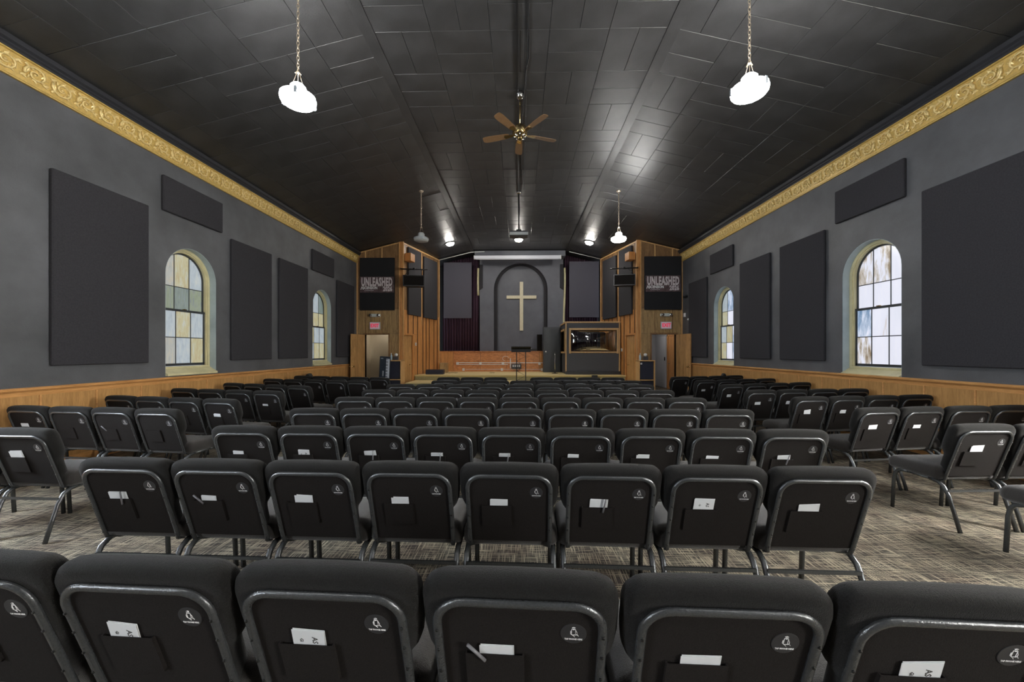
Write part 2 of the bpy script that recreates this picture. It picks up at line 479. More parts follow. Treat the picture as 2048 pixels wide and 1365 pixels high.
LL = {(0,3):'grey',(1,3):'amber',(2,3):'blue',(0,2):'green',(1,2):'teal',(2,2):'green',(0,1):'blue',(1,1):'amber',(2,1):'blue',(0,0):'grey',(1,0):'blue',(2,0):'amber'}
LF = {(0,3):'amber',(1,3):'blue',(2,3):'teal',(0,2):'blue',(1,2):'amber',(2,2):'amber',(0,1):'amber',(1,1):'blue',(2,1):'blue',(0,0):'blue',(1,0):'amber',(2,0):'amber'}
RN = {(2,3):'bright_stained',(1,3):'bright_stained',(0,3):'bright',(2,0):'bright_stained',(2,1):'bright_blue'}
RF = {(2,3):'blue',(1,3):'bright_blue',(2,2):'amber',(1,2):'bright',(2,1):'blue',(1,1):'amber',(2,0):'amber',(1,0):'bright'}
window(XL, -1, wins_L[1], lambda c, r: 'pane_'+LL[(c, r)])
window(XL, -1, wins_L[0], lambda c, r: 'pane_'+LF[(c, r)])
window(XR, 1, wins_R[1], lambda c, r: 'pane_'+RN.get((c, r), 'bright'))
window(XR, 1, wins_R[0], lambda c, r: 'pane_'+RF.get((c, r), 'bright_blue'))
for X, s, ws, m_ in ((XL, -1, wins_L[2:], 'window_shade'), (XR, 1, wins_R[2:], 'window_sun')):
    for c in ws: window(X, s, c, lambda a, b, m_=m_: m_)

# wainscot: cap rail, panels, mouldings
def wainscot(name, X, sgn, y_first, pitch, zt):
    r = root(name)   # sgn = into the room
    prof = [(0, zt-.10), (.018, zt-.10), (.022, zt-.055), (.036, zt-.04), (.05, zt-.03), (.052, zt-.008), (.045, zt), (0, zt)]
    MB().prism([(X+sgn*a, YB, b) for a, b in prof], (0, YO-YB, 0)).build('cap_rail', 'oak_cap', r)
    MB().box(X, X+sgn*.022, YB, YO, 0, .11).build('baseboard', 'oak_cap', r)
    MB().box(X, X+sgn*.004, YB, YO, .1, zt-.09).build('backing', 'oak', r)
    pm = MB().box(0, sgn*.010, .012, pitch-.012, .105, zt-.095, bev=.003).mesh('wainscot_panel', 'oak')
    mm = MB().box(0, sgn*.016, -.011, .011, .105, zt-.095, bev=.003).mesh('panel_moulding', 'oak_cap')
    k = int((YB+.2-y_first)/pitch)
    y = y_first+k*pitch
    while y+pitch < YO:
        link('wainscot_panel', pm, r, loc=(X+sgn*.004, y, 0)); link('panel_moulding', mm, r, loc=(X+sgn*.004, y, 0))
        y += pitch
    return r
wainscot('trim_1', XL, 1, 4.454, .609, 1.023)
wainscot('trim_2', XR, -1, 4.83, .597, 1.065)

# gilded frieze with scrollwork, black crown above it
def scroll_mesh(flip):
    b = MB()
    L = .265
    def S(u, v, n): return Vector((n*1.5, u*1.32, v*1.12))    # n = out of the band
    def spiral(cu, cv, r0, r1, a0, a1, w0, w1, n=18):
        P = []; tp = []
        for i in range(n+1):
            t = i/n; a = a0+(a1-a0)*t; r = r0+(r1-r0)*t
            P.append(S(cu+r*cos(a), cv+r*sin(a), .008)); tp.append(w0+(w1-w0)*t)
        b.tube(P, .013, 6, taper=tp, r2=.016)
    f = flip
    spiral(0, .0, .085, .018, f*radians(200), f*radians(-330), 1.1, .6)
    spiral(-.11, f*.03, .06, .05, f*radians(300), f*radians(420), .5, 1.1, 8)
    for i in range(7):      # leaflets around the scroll
        a = f*radians(20+i*50); rr = .060
        c = S(rr*cos(a), rr*sin(a), .006); d = S(.024*cos(a+.5*f), .024*sin(a+.5*f), .004)
        b.tube([c-d, c, c+d], .011, 5, taper=[.25, 1, .2], r2=.018)
    for i in range(7):
        u = -.125+.042*i
        c = S(u, f*(-.062 if i % 2 else .075)*.8, .005); d = S(.02, f*.012, 0)
        b.tube([c-d, c, c+d], .010, 5, taper=[.3, 1, .3], r2=.016)
    b.lathe([(.016, 0), (.014, .008), (.006, .014), (.001, .015)], 8, M=MX)
    return b.mesh('scroll_ornament', 'gold_raised_lit')
SCR = [scroll_mesh(1), scroll_mesh(-1)]
def frieze(name, X, sgn, z0):
    r = root(name)
    tilt = .04
    prof = [(0, z0), (.03, z0), (.034, z0+.012), (.022, z0+.03), (.026, z0+.045), (.026+tilt, z0+.255), (.05+tilt, z0+.262), (.052+tilt, z0+.272), (0, z0+.272)]
    MB().prism([(X+sgn*a, YB, b) for a, b in prof], (0, YO-YB, 0)).build('gilded_band', 'gold', r)
    prof = [(0, z0+.272), (.065+tilt, z0+.272), (.066+tilt, z0+.29), (.085+tilt, z0+.305), (.082+tilt, z0+.325), (.11+tilt, z0+.345), (.11+tilt, z0+.40), (0, z0+.40)]
    MB().prism([(X+sgn*a, YB, b) for a, b in prof], (0, YO-YB, 0)).build('black_crown', 'crown_black', r)
    k = 0; y = 1.2
    while y < YO-.15:
        M = Matrix.Translation((X+sgn*(.026+tilt*.48), y, z0+.15)) @ Matrix.Rotation(sgn*math.atan(tilt/.21), 4, 'Y')
        if sgn < 0: M = M @ Matrix.Scale(-1, 4, (1, 0, 0))
        link('scroll_ornament', SCR[k % 2], r, M=M)
        y += .265; k += 1
frieze('trim_3', XL, 1, 4.575)
frieze('trim_4', XR, -1, 4.575)

struct(MB().box(XL-.1, XR+.1, YB-.15, YB, 0, 6.1).build('wall_back', 'wall_paint'))

# ------------------------------------------------------------------ acoustic panels on side walls
def acoustic(Xw, sgn, y0, y1, z0, z1, label, group):
    def pillow(x): return x
    b = MB().box(Xw+sgn*.004, Xw+sgn*.055, y0, y1, z0, z1, bev=.012)
    o = b.build('acoustic_panel', 'panel_fabric')
    return tag(o, label, 'acoustic panel', group)
G1, G2 = 'black acoustic panels along the left wall', 'black acoustic panels along the right wall'
for y0, y1, z0, z1, lb in (
    (4.54, 5.76, 1.27, 3.71, 'tall black fabric wall panel nearest the camera on the left wall'),
    (6.0, 7.22, 3.74, 4.31, 'short black wall panel above the nearer left window'),
    (7.45, 8.67, 1.27, 3.70, 'tall black wall panel right beside the nearer left window'),
    (8.95, 10.17, 1.27, 3.69, 'tall black wall panel just before the far left window'),
    (10.4, 11.62, 3.72, 4.30, 'short black wall panel above the far left window'),
    (11.82, 13.04, 1.27, 3.70, 'tall black wall panel beyond the far left window by the corner')):
    acoustic(XL, 1, y0, y1, z0, z1, lb, G1)
for y0, y1, z0, z1, lb in (
    (4.21, 5.43, 1.25, 3.69, 'tall black fabric wall panel nearest the camera on the right wall'),
    (5.67, 6.89, 3.72, 4.29, 'short black wall panel above the nearer right window'),
    (7.13, 8.33, 1.27, 3.70, 'tall black wall panel just beyond the nearer right window'),
    (8.66, 9.82, 1.27, 3.68, 'tall black wall panel just before the far right window'),
    (10.15, 11.34, 3.72, 4.29, 'short black wall panel above the far right window'),
    (11.55, 12.75, 1.27, 3.70, 'tall black wall panel beyond the far right window by the corner')):
    acoustic(XR, -1, y0, y1, z0, z1, lb, G2)

# ------------------------------------------------------------------ front: outer wood walls with doorways
def front_wall(name, x0, x1, dx0, dx1, segs, parent_side):
    outer = [(x0, 0), (dx0, 0), (dx0, 2.04), (dx1, 2.04), (dx1, 0), (x1, 0), (x1, zc(x1)+.02), (x0, zc(x0)+.02)]
    M = Matrix.Translation((0, YO+.06, 0)) @ MF
    wl = struct(slab(name, outer, [], .12, 'joint_dark', None, M))
    # plywood sheets
    for a, b in zip(segs[:-1], segs[1:]):
        for z0, z1, mt in ((2.08, 2.95, 'walnut_light'), (2.955, None, 'walnut')):
            lo = lambda x: z0
            hi = (lambda x: zc(x)-.01) if z1 is None else (lambda x: z1)
            MB().prism([(a+.004, YO-.012, z0), (b-.004, YO-.012, z0), (b-.004, YO-.012, hi(b)), (a+.004, YO-.012, hi(a))], (0, .012, 0)).build('wood_sheet', mt, wl)
    if dx0-x0 > .02: MB().box(x0+.004, dx0-.05, YO-.012, YO, 0, 2.075).build('wood_sheet', 'walnut_light', wl)
    if x1-dx1 > .02: MB().box(dx1+.05, x1-.004, YO-.012, YO, 0, 2.075).build('wood_sheet', 'walnut_light', wl)
    for a in segs[1:-1]:
        MB().box(a-.022, a+.022, YO-.03, YO-.012, 2.95, zc(a)-.02, bev=.004).build('batten', 'pine_batten', wl)
        MB().box(a-.012, a+.012, YO-.018, YO-.012, 2.08, 2.95).build('joint_strip', 'walnut', wl)
    # sloping top moulding
    MB().prism([(x0, YO-.035, zc(x0)-.035), (x1, YO-.035, zc(x1)-.035), (x1, YO-.035, zc(x1)), (x0, YO-.035, zc(x0))], (0, .03, 0)).build('top_moulding', 'pine_batten', wl)
    # door casing
    b = MB()
    b.box(dx0-.055, dx0, YO-.03, YO+.12, 0, 2.04); b.box(dx1, dx1+.055, YO-.03, YO+.12, 0, 2.04); b.box(dx0-.055, dx1+.055, YO-.03, YO+.12, 2.04, 2.10)
    b.build('door_casing', 'walnut', wl)
    return wl
front_wall('wall_front_left', XL, -4.2, -5.51, -4.67, [XL, -5.49, -4.90, -4.2], 0)
front_wall('wall_front_right', 4.15, XR, 4.61, 5.45, [4.15, 4.72, 5.33, XR], 0)
# corner posts
for s, x in ((-1, -4.2), (1, 4.15)):
    b = MB(); b.box(x-.075, x+.075, YO-.05, YO+.06, 0, zc(x)-.005, bev=.006)
    o = struct(b.build('trim_5' if s < 0 else 'trim_6', 'pine'))
    b = MB(); b.box(x-.085, x-.06, YO-.062, YO-.045, 0, zc(x)-.008); b.box(x+.06, x+.085, YO-.062, YO-.045, 0, zc(x)-.008); b.build('edge_bead', 'pine_batten', o)
for x, s in ((XL, 1), (XR, -1)):
    struct(MB().box(x, x+s*.03, YO-.045, YO-.012, 1.0, zc(x)-.05).build('trim_7' if s > 0 else 'trim_8', 'pine_batten'))

# hallways behind the open doors
def hall(name, x0, x1, y1, m):
    r = root(name)
    b = MB(); b.box(x0-.1, x1+.1, y1, y1+.08, 0, 2.5); b.box(x0-.18, x0-.1, YO+.12, y1+.08, 0, 2.5); b.box(x1+.1, x1+.18, YO+.12, y1+.08, 0, 2.5)
    b.box(x0-.18, x1+.18, YO+.12, y1+.08, 2.5, 2.58)
    b.build('hall_wall', m, r)
    return r
hall('wall_hall_left', -5.6, -4.5, 14.35, 'hall_beige')
h = hall('wall_hall_right', 4.4, 5.65, 16.2, 'hall_white')
for i, (x, y, side) in enumerate(((-5.05, 13.9, 'left'), (4.95, 14.7, 'right'))):  # unseen lamps added to brighten the two halls
    t = thing('hall_fill_lamp', 'added fill lamp, out of view, in the hall behind the %s open door' % side, 'lamp', (x, y, 2.5))
    MB().lathe([(.09, -.005), (.10, -.03), (.08, -.06), (.01, -.08)], 16).build('glass_bowl', 'hall_fill_lamp', t)
    MB().lathe([(.11, 0), (.11, -.012)], 16).build('base_ring', 'white_plastic', t)

# open doors
def knob(parent, x, y, z, s=1):
    b = MB(); b.lathe([(.03, 0), (.03, .006), (.012, .01), (.012, .04), (.028, .05), (.03, .065), (.02, .078), (.001, .08)], 14, M=Matrix.Translation((x, y, z)) @ Matrix.Rotation(s*pi/2, 4, 'X'))
    b.build('door_knob', 'brass', parent)
def leaf(n, hx, hy, ang_, wdt, hgt, m, label, kside=1, kx=.92):
    o = MB().box(0, wdt, -.02, .02, .01, hgt, bev=.003).build(n, m)
    o.location = (hx, hy, 0); o.rotation_euler = (0, 0, ang_); struct(o)
    o['label'] = label
    knob(o, wdt*kx, -.02*kside, .94, kside)
    knob(o, wdt*kx, .02*kside, .94, -kside)
    b = MB()
    for z in (.25, 1.05, 1.8): b.tube([(0, .0, z-.04), (0, .0, z+.04)], .009, 6)
    b.build('hinges', 'brass', o)
    return o
leaf('door_1', -5.53, YO-.035, radians(-97), .84, 2.03, 'door_wood', 'open wooden door leaf standing against the left wall')
leaf('door_2', 5.47, YO-.035, radians(-82), .84, 2.03, 'door_wood', 'open wooden door leaf standing against the right wall')
d3 = MB().box(5.715, 5.745, 13.95, 14.72, .01, 2.03).build('door_3', 'pine'); struct(d3)
b = MB(); b.box(5.69, 5.748, 13.86, 13.95, 0, 2.1); b.box(5.69, 5.748, 14.72, 14.82, 0, 2.1); b.box(5.69, 5.748, 13.86, 14.82, 2.03, 2.12); b.build('door_casing', 'pine', d3)
b = MB(); b.lathe([(.028, 0), (.028, .006), (.01, .01), (.01, .05), (.03, .06), (.001, .07)], 12, M=Matrix.Translation((5.715, 14.60, .98)) @ Matrix.Rotation(-pi/2, 4, 'Y')); b.build('door_knob', 'chrome', d3)
d7 = struct(MB().box(5.70, 5.745, 14.95, 15.75, .01, 2.05, bev=.006).build('door_7', 'hall_white'))
MB().box(5.67, 5.70, 15.00, 15.04, 1.08, 1.22).build('door_handle', 'screw_black', d7)

# ------------------------------------------------------------------ angled wood walls beside the stage
def angled(name, P, Q, door_u, label_side):
    """P->Q along the wall, room is on local -y"""
    L_ = (Vector(Q)-Vector(P)).length; a = atan2(Q[1]-P[1], Q[0]-P[0])
    zt = lambda u: zc(P[0]+(Q[0]-P[0])*u/L_)
    near = 0 if P[1] < Q[1] else L_
    M = Matrix.Translation((0, .05, 0)) @ MF
    outer = [(0, 0), (L_, 0), (L_, zt(L_)+.02), (0, zt(0)+.02)]
    d0, d1 = sorted((abs(near-door_u[0]), abs(near-door_u[1])))
    outer = [(0, 0), (d0, 0), (d0, 2.04), (d1, 2.04), (d1, 0), (L_, 0), (L_, zt(L_)+.02), (0, zt(0)+.02)]
    wl = struct(slab(name, outer, [], .08, 'joint_dark', None, M))
    wl.location = (P[0], P[1], 0); wl.rotation_euler = (0, 0, a)
    # vertical boards of uneven width
    u = .02; rnd = random.Random(3)
    ws = []
    while u < L_-.05:
        w_ = rnd.choice((.30, .42, .36, .48)); w_ = min(w_, L_-.02-u); ws.append((u, u+w_)); u += w_
    for u0, u1 in ws:
        if u1-u0 < .05: continue
        segs_ = [(0, None)]
        mid = (u0+u1)/2
        def bd(ua, ub, z0, z1f, mt='pine'):
            MB().prism([(ua+.018, -.01, z0), (ub-.018, -.01, z0), (ub-.018, -.01, z1f(ub)), (ua+.018, -.01, z1f(ua))], (0, .02, 0)).build('board', mt, wl)
        if u1 > d0-.06 and u0 < d1+.06:
            if u0 < d0-.08: bd(u0, d0-.06, 0, lambda q: 2.95)
            bd(u0, u1, 2.10, lambda q: 2.95)
            if u1 > d1+.08: bd(d1+.06, u1, 0, lambda q: 2.095)
        else: bd(u0, u1, 0, lambda q: 2.95)
        bd(u0, u1, 2.96, lambda q: zt(q)-.01, 'walnut')
        if u1 < L_-.1:
            z0 = 2.10 if d0-.06 < u1 < d1+.06 else 0
            MB().box(u1-.032, u1+.032, -.016, -.008, z0, 2.95).build('dark_strip', 'strip_dark', wl)
    f = lambda k: abs(near-k)
    for k, wdt in ((1.55, .035), (L_-.04, .05), (.10, .03)):
        u = f(k); MB().box(u-wdt/2, u+wdt/2, -.035, -.01, 0 if k != 1.55 else 2.5, zt(u)-.01, bev=.004).build('batten', 'pine_batten', wl)
    MB().prism([(0, -.03, zt(0)-.045), (L_, -.03, zt(L_)-.045), (L_, -.03, zt(L_)), (0, -.03, zt(0))], (0, .025, 0)).build('top_moulding', 'pine_batten', wl)
    b = MB(); b.box(d0-.06, d0, -.035, .09, 0, 2.04); b.box(d1, d1+.06, -.035, .09, 0, 2.04); b.box(d0-.06, d1+.06, -.035, .09, 2.04, 2.10)
    b.build('door_casing', 'pine', wl)
    return wl, L_, a, zt, f, (d0, d1)
AL = angled('wall_angled_left', (-4.2, 13.40), (-3.58, YS), (.08, .80), 'left')
AR = angled('wall_angled_right', (3.55, YS), (4.15, 13.40), (.18, .92), 'right')
for k, (A, nm, lb) in enumerate(((AL, 'door_4', 'closed narrow wooden door in the angled wall left of the stage'), (AR, 'door_5', 'closed narrow wooden door in the angled wall right of the stage'))):
    wl, L_, a, zt, f, (d0, d1) = A
    o = MB().box(d0, d1, .02, .055, .005, 2.04, bev=.003).build(nm, 'door_wood'); o.location = wl.location; o.rotation_euler = wl.rotation_euler
    struct(o); o['label'] = lb
    u = d0+.08 if k == 0 else d1-.5
    b = MB(); u = d0+.55 if k == 0 else d0+.15
    b.lathe([(.03, 0), (.03, .008), (.012, .012), (.012, .045), (.001, .046)], 12, M=Matrix.Translation((u, .02, .95)) @ Matrix.Rotation(pi/2, 4, 'X'))
    b.box(u-.01, u+.11, -.035, -.02, .94, .96)
    b.build('lever_handle', 'brass', o)

def local_thing(A, name, label, cat, u, z, y=-.01, group=None):
    wl = A[0]; v = Matrix.Rotation(A[2], 4, 'Z') @ Vector((u, y, z))+wl.location
    return thing(name, label, cat, v, A[2], group)
# fabric panels on the angled walls
for A, side in ((AL, 'left'), (AR, 'right')):
    wl, L_, a, zt, f, _ = A
    for k0, k1, dz, lb in ((.36, 1.40, .10, 'black sloped-top fabric panel behind the hanging speaker on the %s angled wall' % side),
                           (1.68, 2.98, .18, 'black sloped-top fabric panel nearest the stage curtain on the %s angled wall' % side)):
        u0, u1 = sorted((f(k0), f(k1)))
        p0 = Vector((wl.location.x, wl.location.y, 0)); R = Matrix.Translation(p0) @ Matrix.Rotation(a, 4, 'Z')
        o = MB().prism([(u0, -.085, 2.80), (u1, -.085, 2.80), (u1, -.085, zt(u1)-dz), (u0, -.085, zt(u0)-dz)], (0, .065, 0)).build('acoustic_panel', 'panel_fabric')
        o.matrix_world = R; tag(o, lb, 'acoustic panel', 'black acoustic panels on the angled walls')
        bv = o.modifiers.new('bevel', 'BEVEL'); bv.width = .012; bv.segments = 2
# hanging speakers with yoke bar and box
for A, side, s in ((AL, 'left', 1), (AR, 'right', -1)):
    wl, L_, a, zt, f, _ = A
    t = thing('hanging_speaker', 'black loudspeaker hung sideways under a bar, %s of the stage' % side, 'loudspeaker', (-3.66 if s > 0 else 3.56, 13.05, 3.87), s*radians(9), 'hanging loudspeakers')
    # box trapezoid: wide front
    MB().prism([(-.36, -.16, -.19), (.36, -.16, -.19), (.26, .18, -.19), (-.26, .18, -.19)], (0, 0, .38)).build('speaker_box', 'black_plastic', t)
    MB().box(-.33, .33, -.175, -.16, -.16, .16, bev=.004).build('grille', 'back_fabric', t)
    MB().tube([(-.46, .0, .42), (.46, .0, .42)], .022, 10).build('bar', 'black_metal', t)
    b = MB(); b.tube([(0, 0, .40), (0, 0, .46)], .045, 8)
    for x in (-.25, .25): b.tube([(x, 0, .40), (x, .0, .18)], .012, 6)
    b.tube([(-s*.12, 0, .42), (-s*.34, .0, .19)], .01, 6)
    b.tube([(-s*.42, 0, .42), (-s*.50, .25, .50)], .02, 6)
    b.build('brackets', 'black_metal', t)
    b2 = tag(MB().box(-.16, .16, -.12, .12, -.14, .14, bev=.006).build('wall_box', 'pine'), 'small wooden box fixed high on the post %s of the stage' % side, 'box')
    b2.location = (-3.98 if s > 0 else 3.93, 13.62, 4.83); b2.rotation_euler = (0, 0, A[2])

# ------------------------------------------------------------------ stage
st = MB()
st.prism([(-3.985, 14.3, 0), (3.95, 14.3, 0), (3.5, YS+.05, 0), (-3.53, YS+.05, 0)], (0, 0, .53))
stage = struct(st.build('floor_stage', 'stage_riser'))
MB().prism([(-3.985, 14.27, .53), (3.95, 14.27, .53), (3.5, YS+.05, .53), (-3.53, YS+.05, .53)], (0, 0, .02)).build('stage_carpet', 'stage_carpet', stage)
MB().box(-3.99, 3.96, 14.245, 14.28, .50, .553, bev=.006).build('nosing', 'nosing', stage)
stp = struct(MB().box(-3.93, 3.9, 12.98, 14.295, 0, .335).build('floor_step', 'stage_riser'))
MB().box(-3.94, 3.91, 12.95, 14.295, .335, .36).build('step_top', 'stage_carpet', stp)
# low plywood wall at the back of the stage, cut from several sheets
lw = struct(MB().box(-3.62, 3.6, YS+.02, YS+.1, .5, 1.43).build('wall_stage', 'joint_dark'))
for a, b_, mt in ((-3.6, -2.95, 'pine'), (-2.94, -1.76, 'ply_orange'), (-1.75, -.60, 'ply_orange'), (-.59, -.02, 'ply_orange'), (-.01, .85, 'ply_orange'), (.86, 1.9, 'pine'), (1.91, 3.55, 'ply_orange')):
    MB().box(a, b_, YS, YS+.02, .552, 1.43).build('plywood_sheet', mt, lw)
MB().box(-3.6, 3.58, YS-.03, YS+.5, 1.43, 1.455, bev=.004).build('ledge', 'ply_orange', lw)
MB().box(-3.6, 3.58, YS-.01, YS, .552, .60).build('skirting', 'ply_orange', lw)
# alcove wall with arched recess
AY = 17.3
def arcx(cx0, hw, z0, zs, n=28):
    return [(cx0-hw, z0), (cx0+hw, z0)]+[(cx0+hw*cos(pi*i/n), zs+hw*.98*sin(pi*i/n)) for i in range(n+1)]
al = struct(slab('wall_alcove', [(-1.84, 1.44), (1.97, 1.44), (1.97, 5.9), (-1.84, 5.9)], [arcx(.035, 1.225, 1.46, 4.27)], .22, 'alcove_paint', None, Matrix.Translation((0, AY+.11, 0)) @ MF))
MB().box(-1.84, 1.97, AY+.22, AY+.30, 1.44, 5.9).build('recess_back', 'alcove_paint', al)
def arch2(cx0, hw, hh, z0, zs, n=28): return [(cx0-hw, z0), (cx0+hw, z0)]+[(cx0+hw*cos(pi*i/n), zs+hh*sin(pi*i/n)) for i in range(n+1)]
slab('arch_lining', arch2(.035, 1.223, 1.198, 1.462, 4.27), [arch2(.035, 1.075, 1.12, 1.47, 4.27)], .10, 'panel_fabric', al, Matrix.Translation((0, AY+.165, 0)) @ MF)
for x0, x1 in ((-1.84, -1.70), (1.83, 1.97)):
    MB().prism([(x0, AY-.06, 5.4), (x1, AY-.06, 5.4), (x1, AY-.06, 4.35 if x0 < 0 else 4.25), (x0, AY-.06, 4.25 if x0 < 0 else 4.35)], (0, .06, 0)).build('side_rib', 'panel_fabric', al)
struct(MB().box(-3.8, 3.8, 17.85, 17.95, 1.3, 6).build('wall_front', 'joint_dark'))
for x, s in ((-1.86, -1), (1.99, 1)):
    zs = [1.5+.25*i for i in range(16)] if s > 0 else [4.0+.25*i for i in range(6)]
    P = [(x+s*(.03+.025*sin(z*1.7)), AY-.02, z) for z in zs]
    b = MB().tube(P, .05, 6, normal=(0, 1, 0), r2=.01)
    tag(b.build('fabric_edge', 'cream'), 'cream fabric edge hanging at the %s side of the dark alcove' % ('left' if s < 0 else 'right'), 'fabric')
# cross
t = thing('wooden_cross', 'pale wooden cross mounted in the arched dark recess', 'cross', (.07, AY+.21, 3.5))
MB().box(-.08, .08, -.06, .005, -1.1, 1.15, bev=.006).build('upright', 'cross_wood', t)
MB().box(-.69, -.081, -.06, .005, .37, .52, bev=.006).build('arm', 'cross_wood', t)
MB().box(.081, .69, -.06, .005, .37, .52, bev=.006).build('arm', 'cross_wood', t)
# curtains
def curtain(x0, x1, y, label, ph):
    b = MB(); n = 90; vs = []; fs = []
    for i in range(n+1):
        x = x0+(x1-x0)*i/n
        d = .045*sin(i*.95+ph)+.02*sin(i*.37+1+ph)
        vs += [(x, y+d, 1.456), (x, y+d*.8, min(5.95, zc(x)+.0))]
    fs = [(2*i, 2*i+2, 2*i+3, 2*i+1) for i in range(n)]
    b.add(vs, fs, True); o = b.build('stage_curtain', 'curtain')
    so = o.modifiers.new('thick', 'SOLIDIFY'); so.thickness = .006
    tag(o, label, 'curtain', 'stage curtains')
curtain(-3.56, -1.90, 17.42, 'dark plum pleated curtain left of the alcove', 0)
curtain(2.03, 3.54, 17.42, 'dark plum pleated curtain right of the alcove', 2)
for x0, x1, z0, z1, side in ((-3.43, -2.17, 2.93, 5.44, 'left'), (2.20, 3.52, 2.96, 5.46, 'right')):
    o = MB().box(x0, x1, 16.95, 17.03, z0, z1, bev=.01).build('acoustic_panel', 'grey_panel_fabric')
    tag(o, 'tall grey fabric panel hung before the %s plum curtain' % side, 'acoustic panel', 'grey panels before the curtains')
    b = MB()
    for q in (.25, .75):
        xx = x0+(x1-x0)*q; b.tube([(xx, 16.99, z1-.01), (xx, 16.99, min(5.87, zc(xx)))], .004, 6)
    b.build('hanging_wires', 'black_metal', o)
# projection screen case and valance
t = thing('projector_screen', 'rolled-up projection screen in a long white case under the ceiling', 'projection screen', (-.11, 16.55, 5.55))
MB().box(-1.88, 1.88, -.07, .07, -.075, .075, bev=.012).build('case', 'screen_white', t)
MB().tube([(-1.80, -.02, -.085), (1.80, -.02, -.085)], .012, 8).build('bottom_bar', 'screen_white', t)
b = MB(); b.box(-1.90, -1.88, -.075, .075, -.085, .085); b.box(1.88, 1.90, -.075, .075, -.085, .085); b.build('end_cap', 'white_plastic', t)
struct(MB().box(-2.0, 2.0, 16.68, 17.3, 5.64, 5.88).build('trim_9', 'alcove_paint'))
P = [(-3.55, 16.6, zc(3.55)-.04), (-2.15, 16.6, 5.80), (-1.55, 16.58, 5.82)]
tag(MB().tube(P, .018, 8).build('white_conduit', 'white_plastic'), 'white conduit following the ceiling edge above the left curtain', 'conduit')
P = [(2.15, 16.6, 5.80), (2.8, 16.6, zc(2.8)-.04), (3.5, 16.6, zc(3.5)-.04)]
tag(MB().tube(P, .012, 8).build('white_conduit', 'white_plastic'), 'thin white conduit following the ceiling edge above the right curtain', 'conduit')

# booth
t = thing('sound_booth', 'black booth with wide framed glass window on the right of the stage', 'booth', (0, 0, 0))
BX0, BX1, BY, BZ = 1.784, 3.86, 14.72, 2.60
wx0, wx1, wz0, wz1 = 1.97, 3.73, 1.44, 2.27
slab('front_wall', [(BX0, .553), (BX1, .553), (BX1, BZ), (BX0, BZ)], [[(wx0, wz0), (wx1, wz0), (wx1, wz1), (wx0, wz1)]], .06, 'booth_black', t, Matrix.Translation((0, BY+.03, 0)) @ MF)
MYZ = Matrix.Translation((BX0+.03, 0, 0)) @ MX
slab('side_wall', [(BY+.06, .553), (16.68, .553), (16.68, BZ), (BY+.06, BZ)], [[(15.0, wz0), (16.4, wz0), (16.4, wz1), (15.0, wz1)]], .06, 'booth_black', t, MYZ)
MB().box(BX0, 3.6, BY, 16.68, BZ-.06, BZ-.02).build('roof', 'booth_black', t)
b = MB(); b.box(BX0-.03, BX1+.02, BY-.035, BY+.02, BZ-.055, BZ, bev=.004); b.box(BX0-.035, BX0+.01, BY-.02, 16.66, BZ-.055, BZ)
b.build('top_trim', 'trim_pale', t)
b = MB(); b.box(BX0-.025, BX0+.02, BY-.03, BY+.01, .66, BZ-.055, bev=.004); b.build('corner_trim', 'trim_pale', t)
MB().box(BX1-.045, BX1+.005, BY-.03, BY, .66, BZ-.055, bev=.004).build('corner_trim', 'trim_pale', t)
MB().box(BX0-.02, BX0+.0, 16.6, 16.66, .56, BZ-.055).build('corner_trim', 'trim_pale', t)
MB().box(BX0-.01, BX1+.01, BY-.04, BY, .553, .68).build('base_board', 'crown_black', t)
def wframe(ax0, ax1, az0, az1, y, wd):
    b = MB(); b.box(ax0-wd, ax0, y-.05, y+.0, az0-wd, az1+wd, bev=.004); b.box(ax1, ax1+wd, y-.05, y, az0-wd, az1+wd, bev=.004)
    b.box(ax0, ax1, y-.05, y, az0-wd*.7, az0, bev=.004); b.box(ax0, ax1, y-.05, y, az1, az1+wd, bev=.004); return b
wframe(wx0, wx1, wz0, wz1, BY, .075).build('window_frame', 'trim_pale', t)
b = MB()
b.box(BX0-.04, BX0, 14.95, 15.0, wz0-.07, wz1+.07); b.box(BX0-.04, BX0, 16.4, 16.45, wz0-.07, wz1+.07); b.box(BX0-.04, BX0, 15.0, 16.4, wz1, wz1+.07); b.box(BX0-.04, BX0, 15.0, 16.4, wz0-.07, wz0)
b.build('window_frame', 'trim_pale', t)
b = MB(); n1, n2 = 24, 14; vs = []
for i in range(n1+1):
    for j in range(n2+1):
        a, c = i/n1, j/n2
        vs.append((wx0+(wx1-wx0)*a, BY+.03-.16*(sin(pi*a)**.7)*(sin(pi*c)**.7), wz0+(wz1-wz0)*c))
b.add(vs, [(i*(n2+1)+j, (i+1)*(n2+1)+j, (i+1)*(n2+1)+j+1, i*(n2+1)+j+1) for i in range(n1) for j in range(n2)], True)
b.build('window_glass', 'booth_glass', t)
MB().box(BX0+.028, BX0+.032, 15.0, 16.4, wz0, wz1).build('window_glass', 'booth_glass', t)
tag(MB().box(2.45, 3.45, 15.5, 16.2, .553, 1.30, bev=.01).build('mixing_desk', 'oak'), 'low wooden desk seen dimly inside the glass booth', 'desk')
tag(MB().box(2.75, 3.2, 15.75, 15.8, 1.302, 1.62, bev=.01).build('desk_monitor', 'hall_beige'), 'small pale monitor on the desk inside the booth', 'monitor')
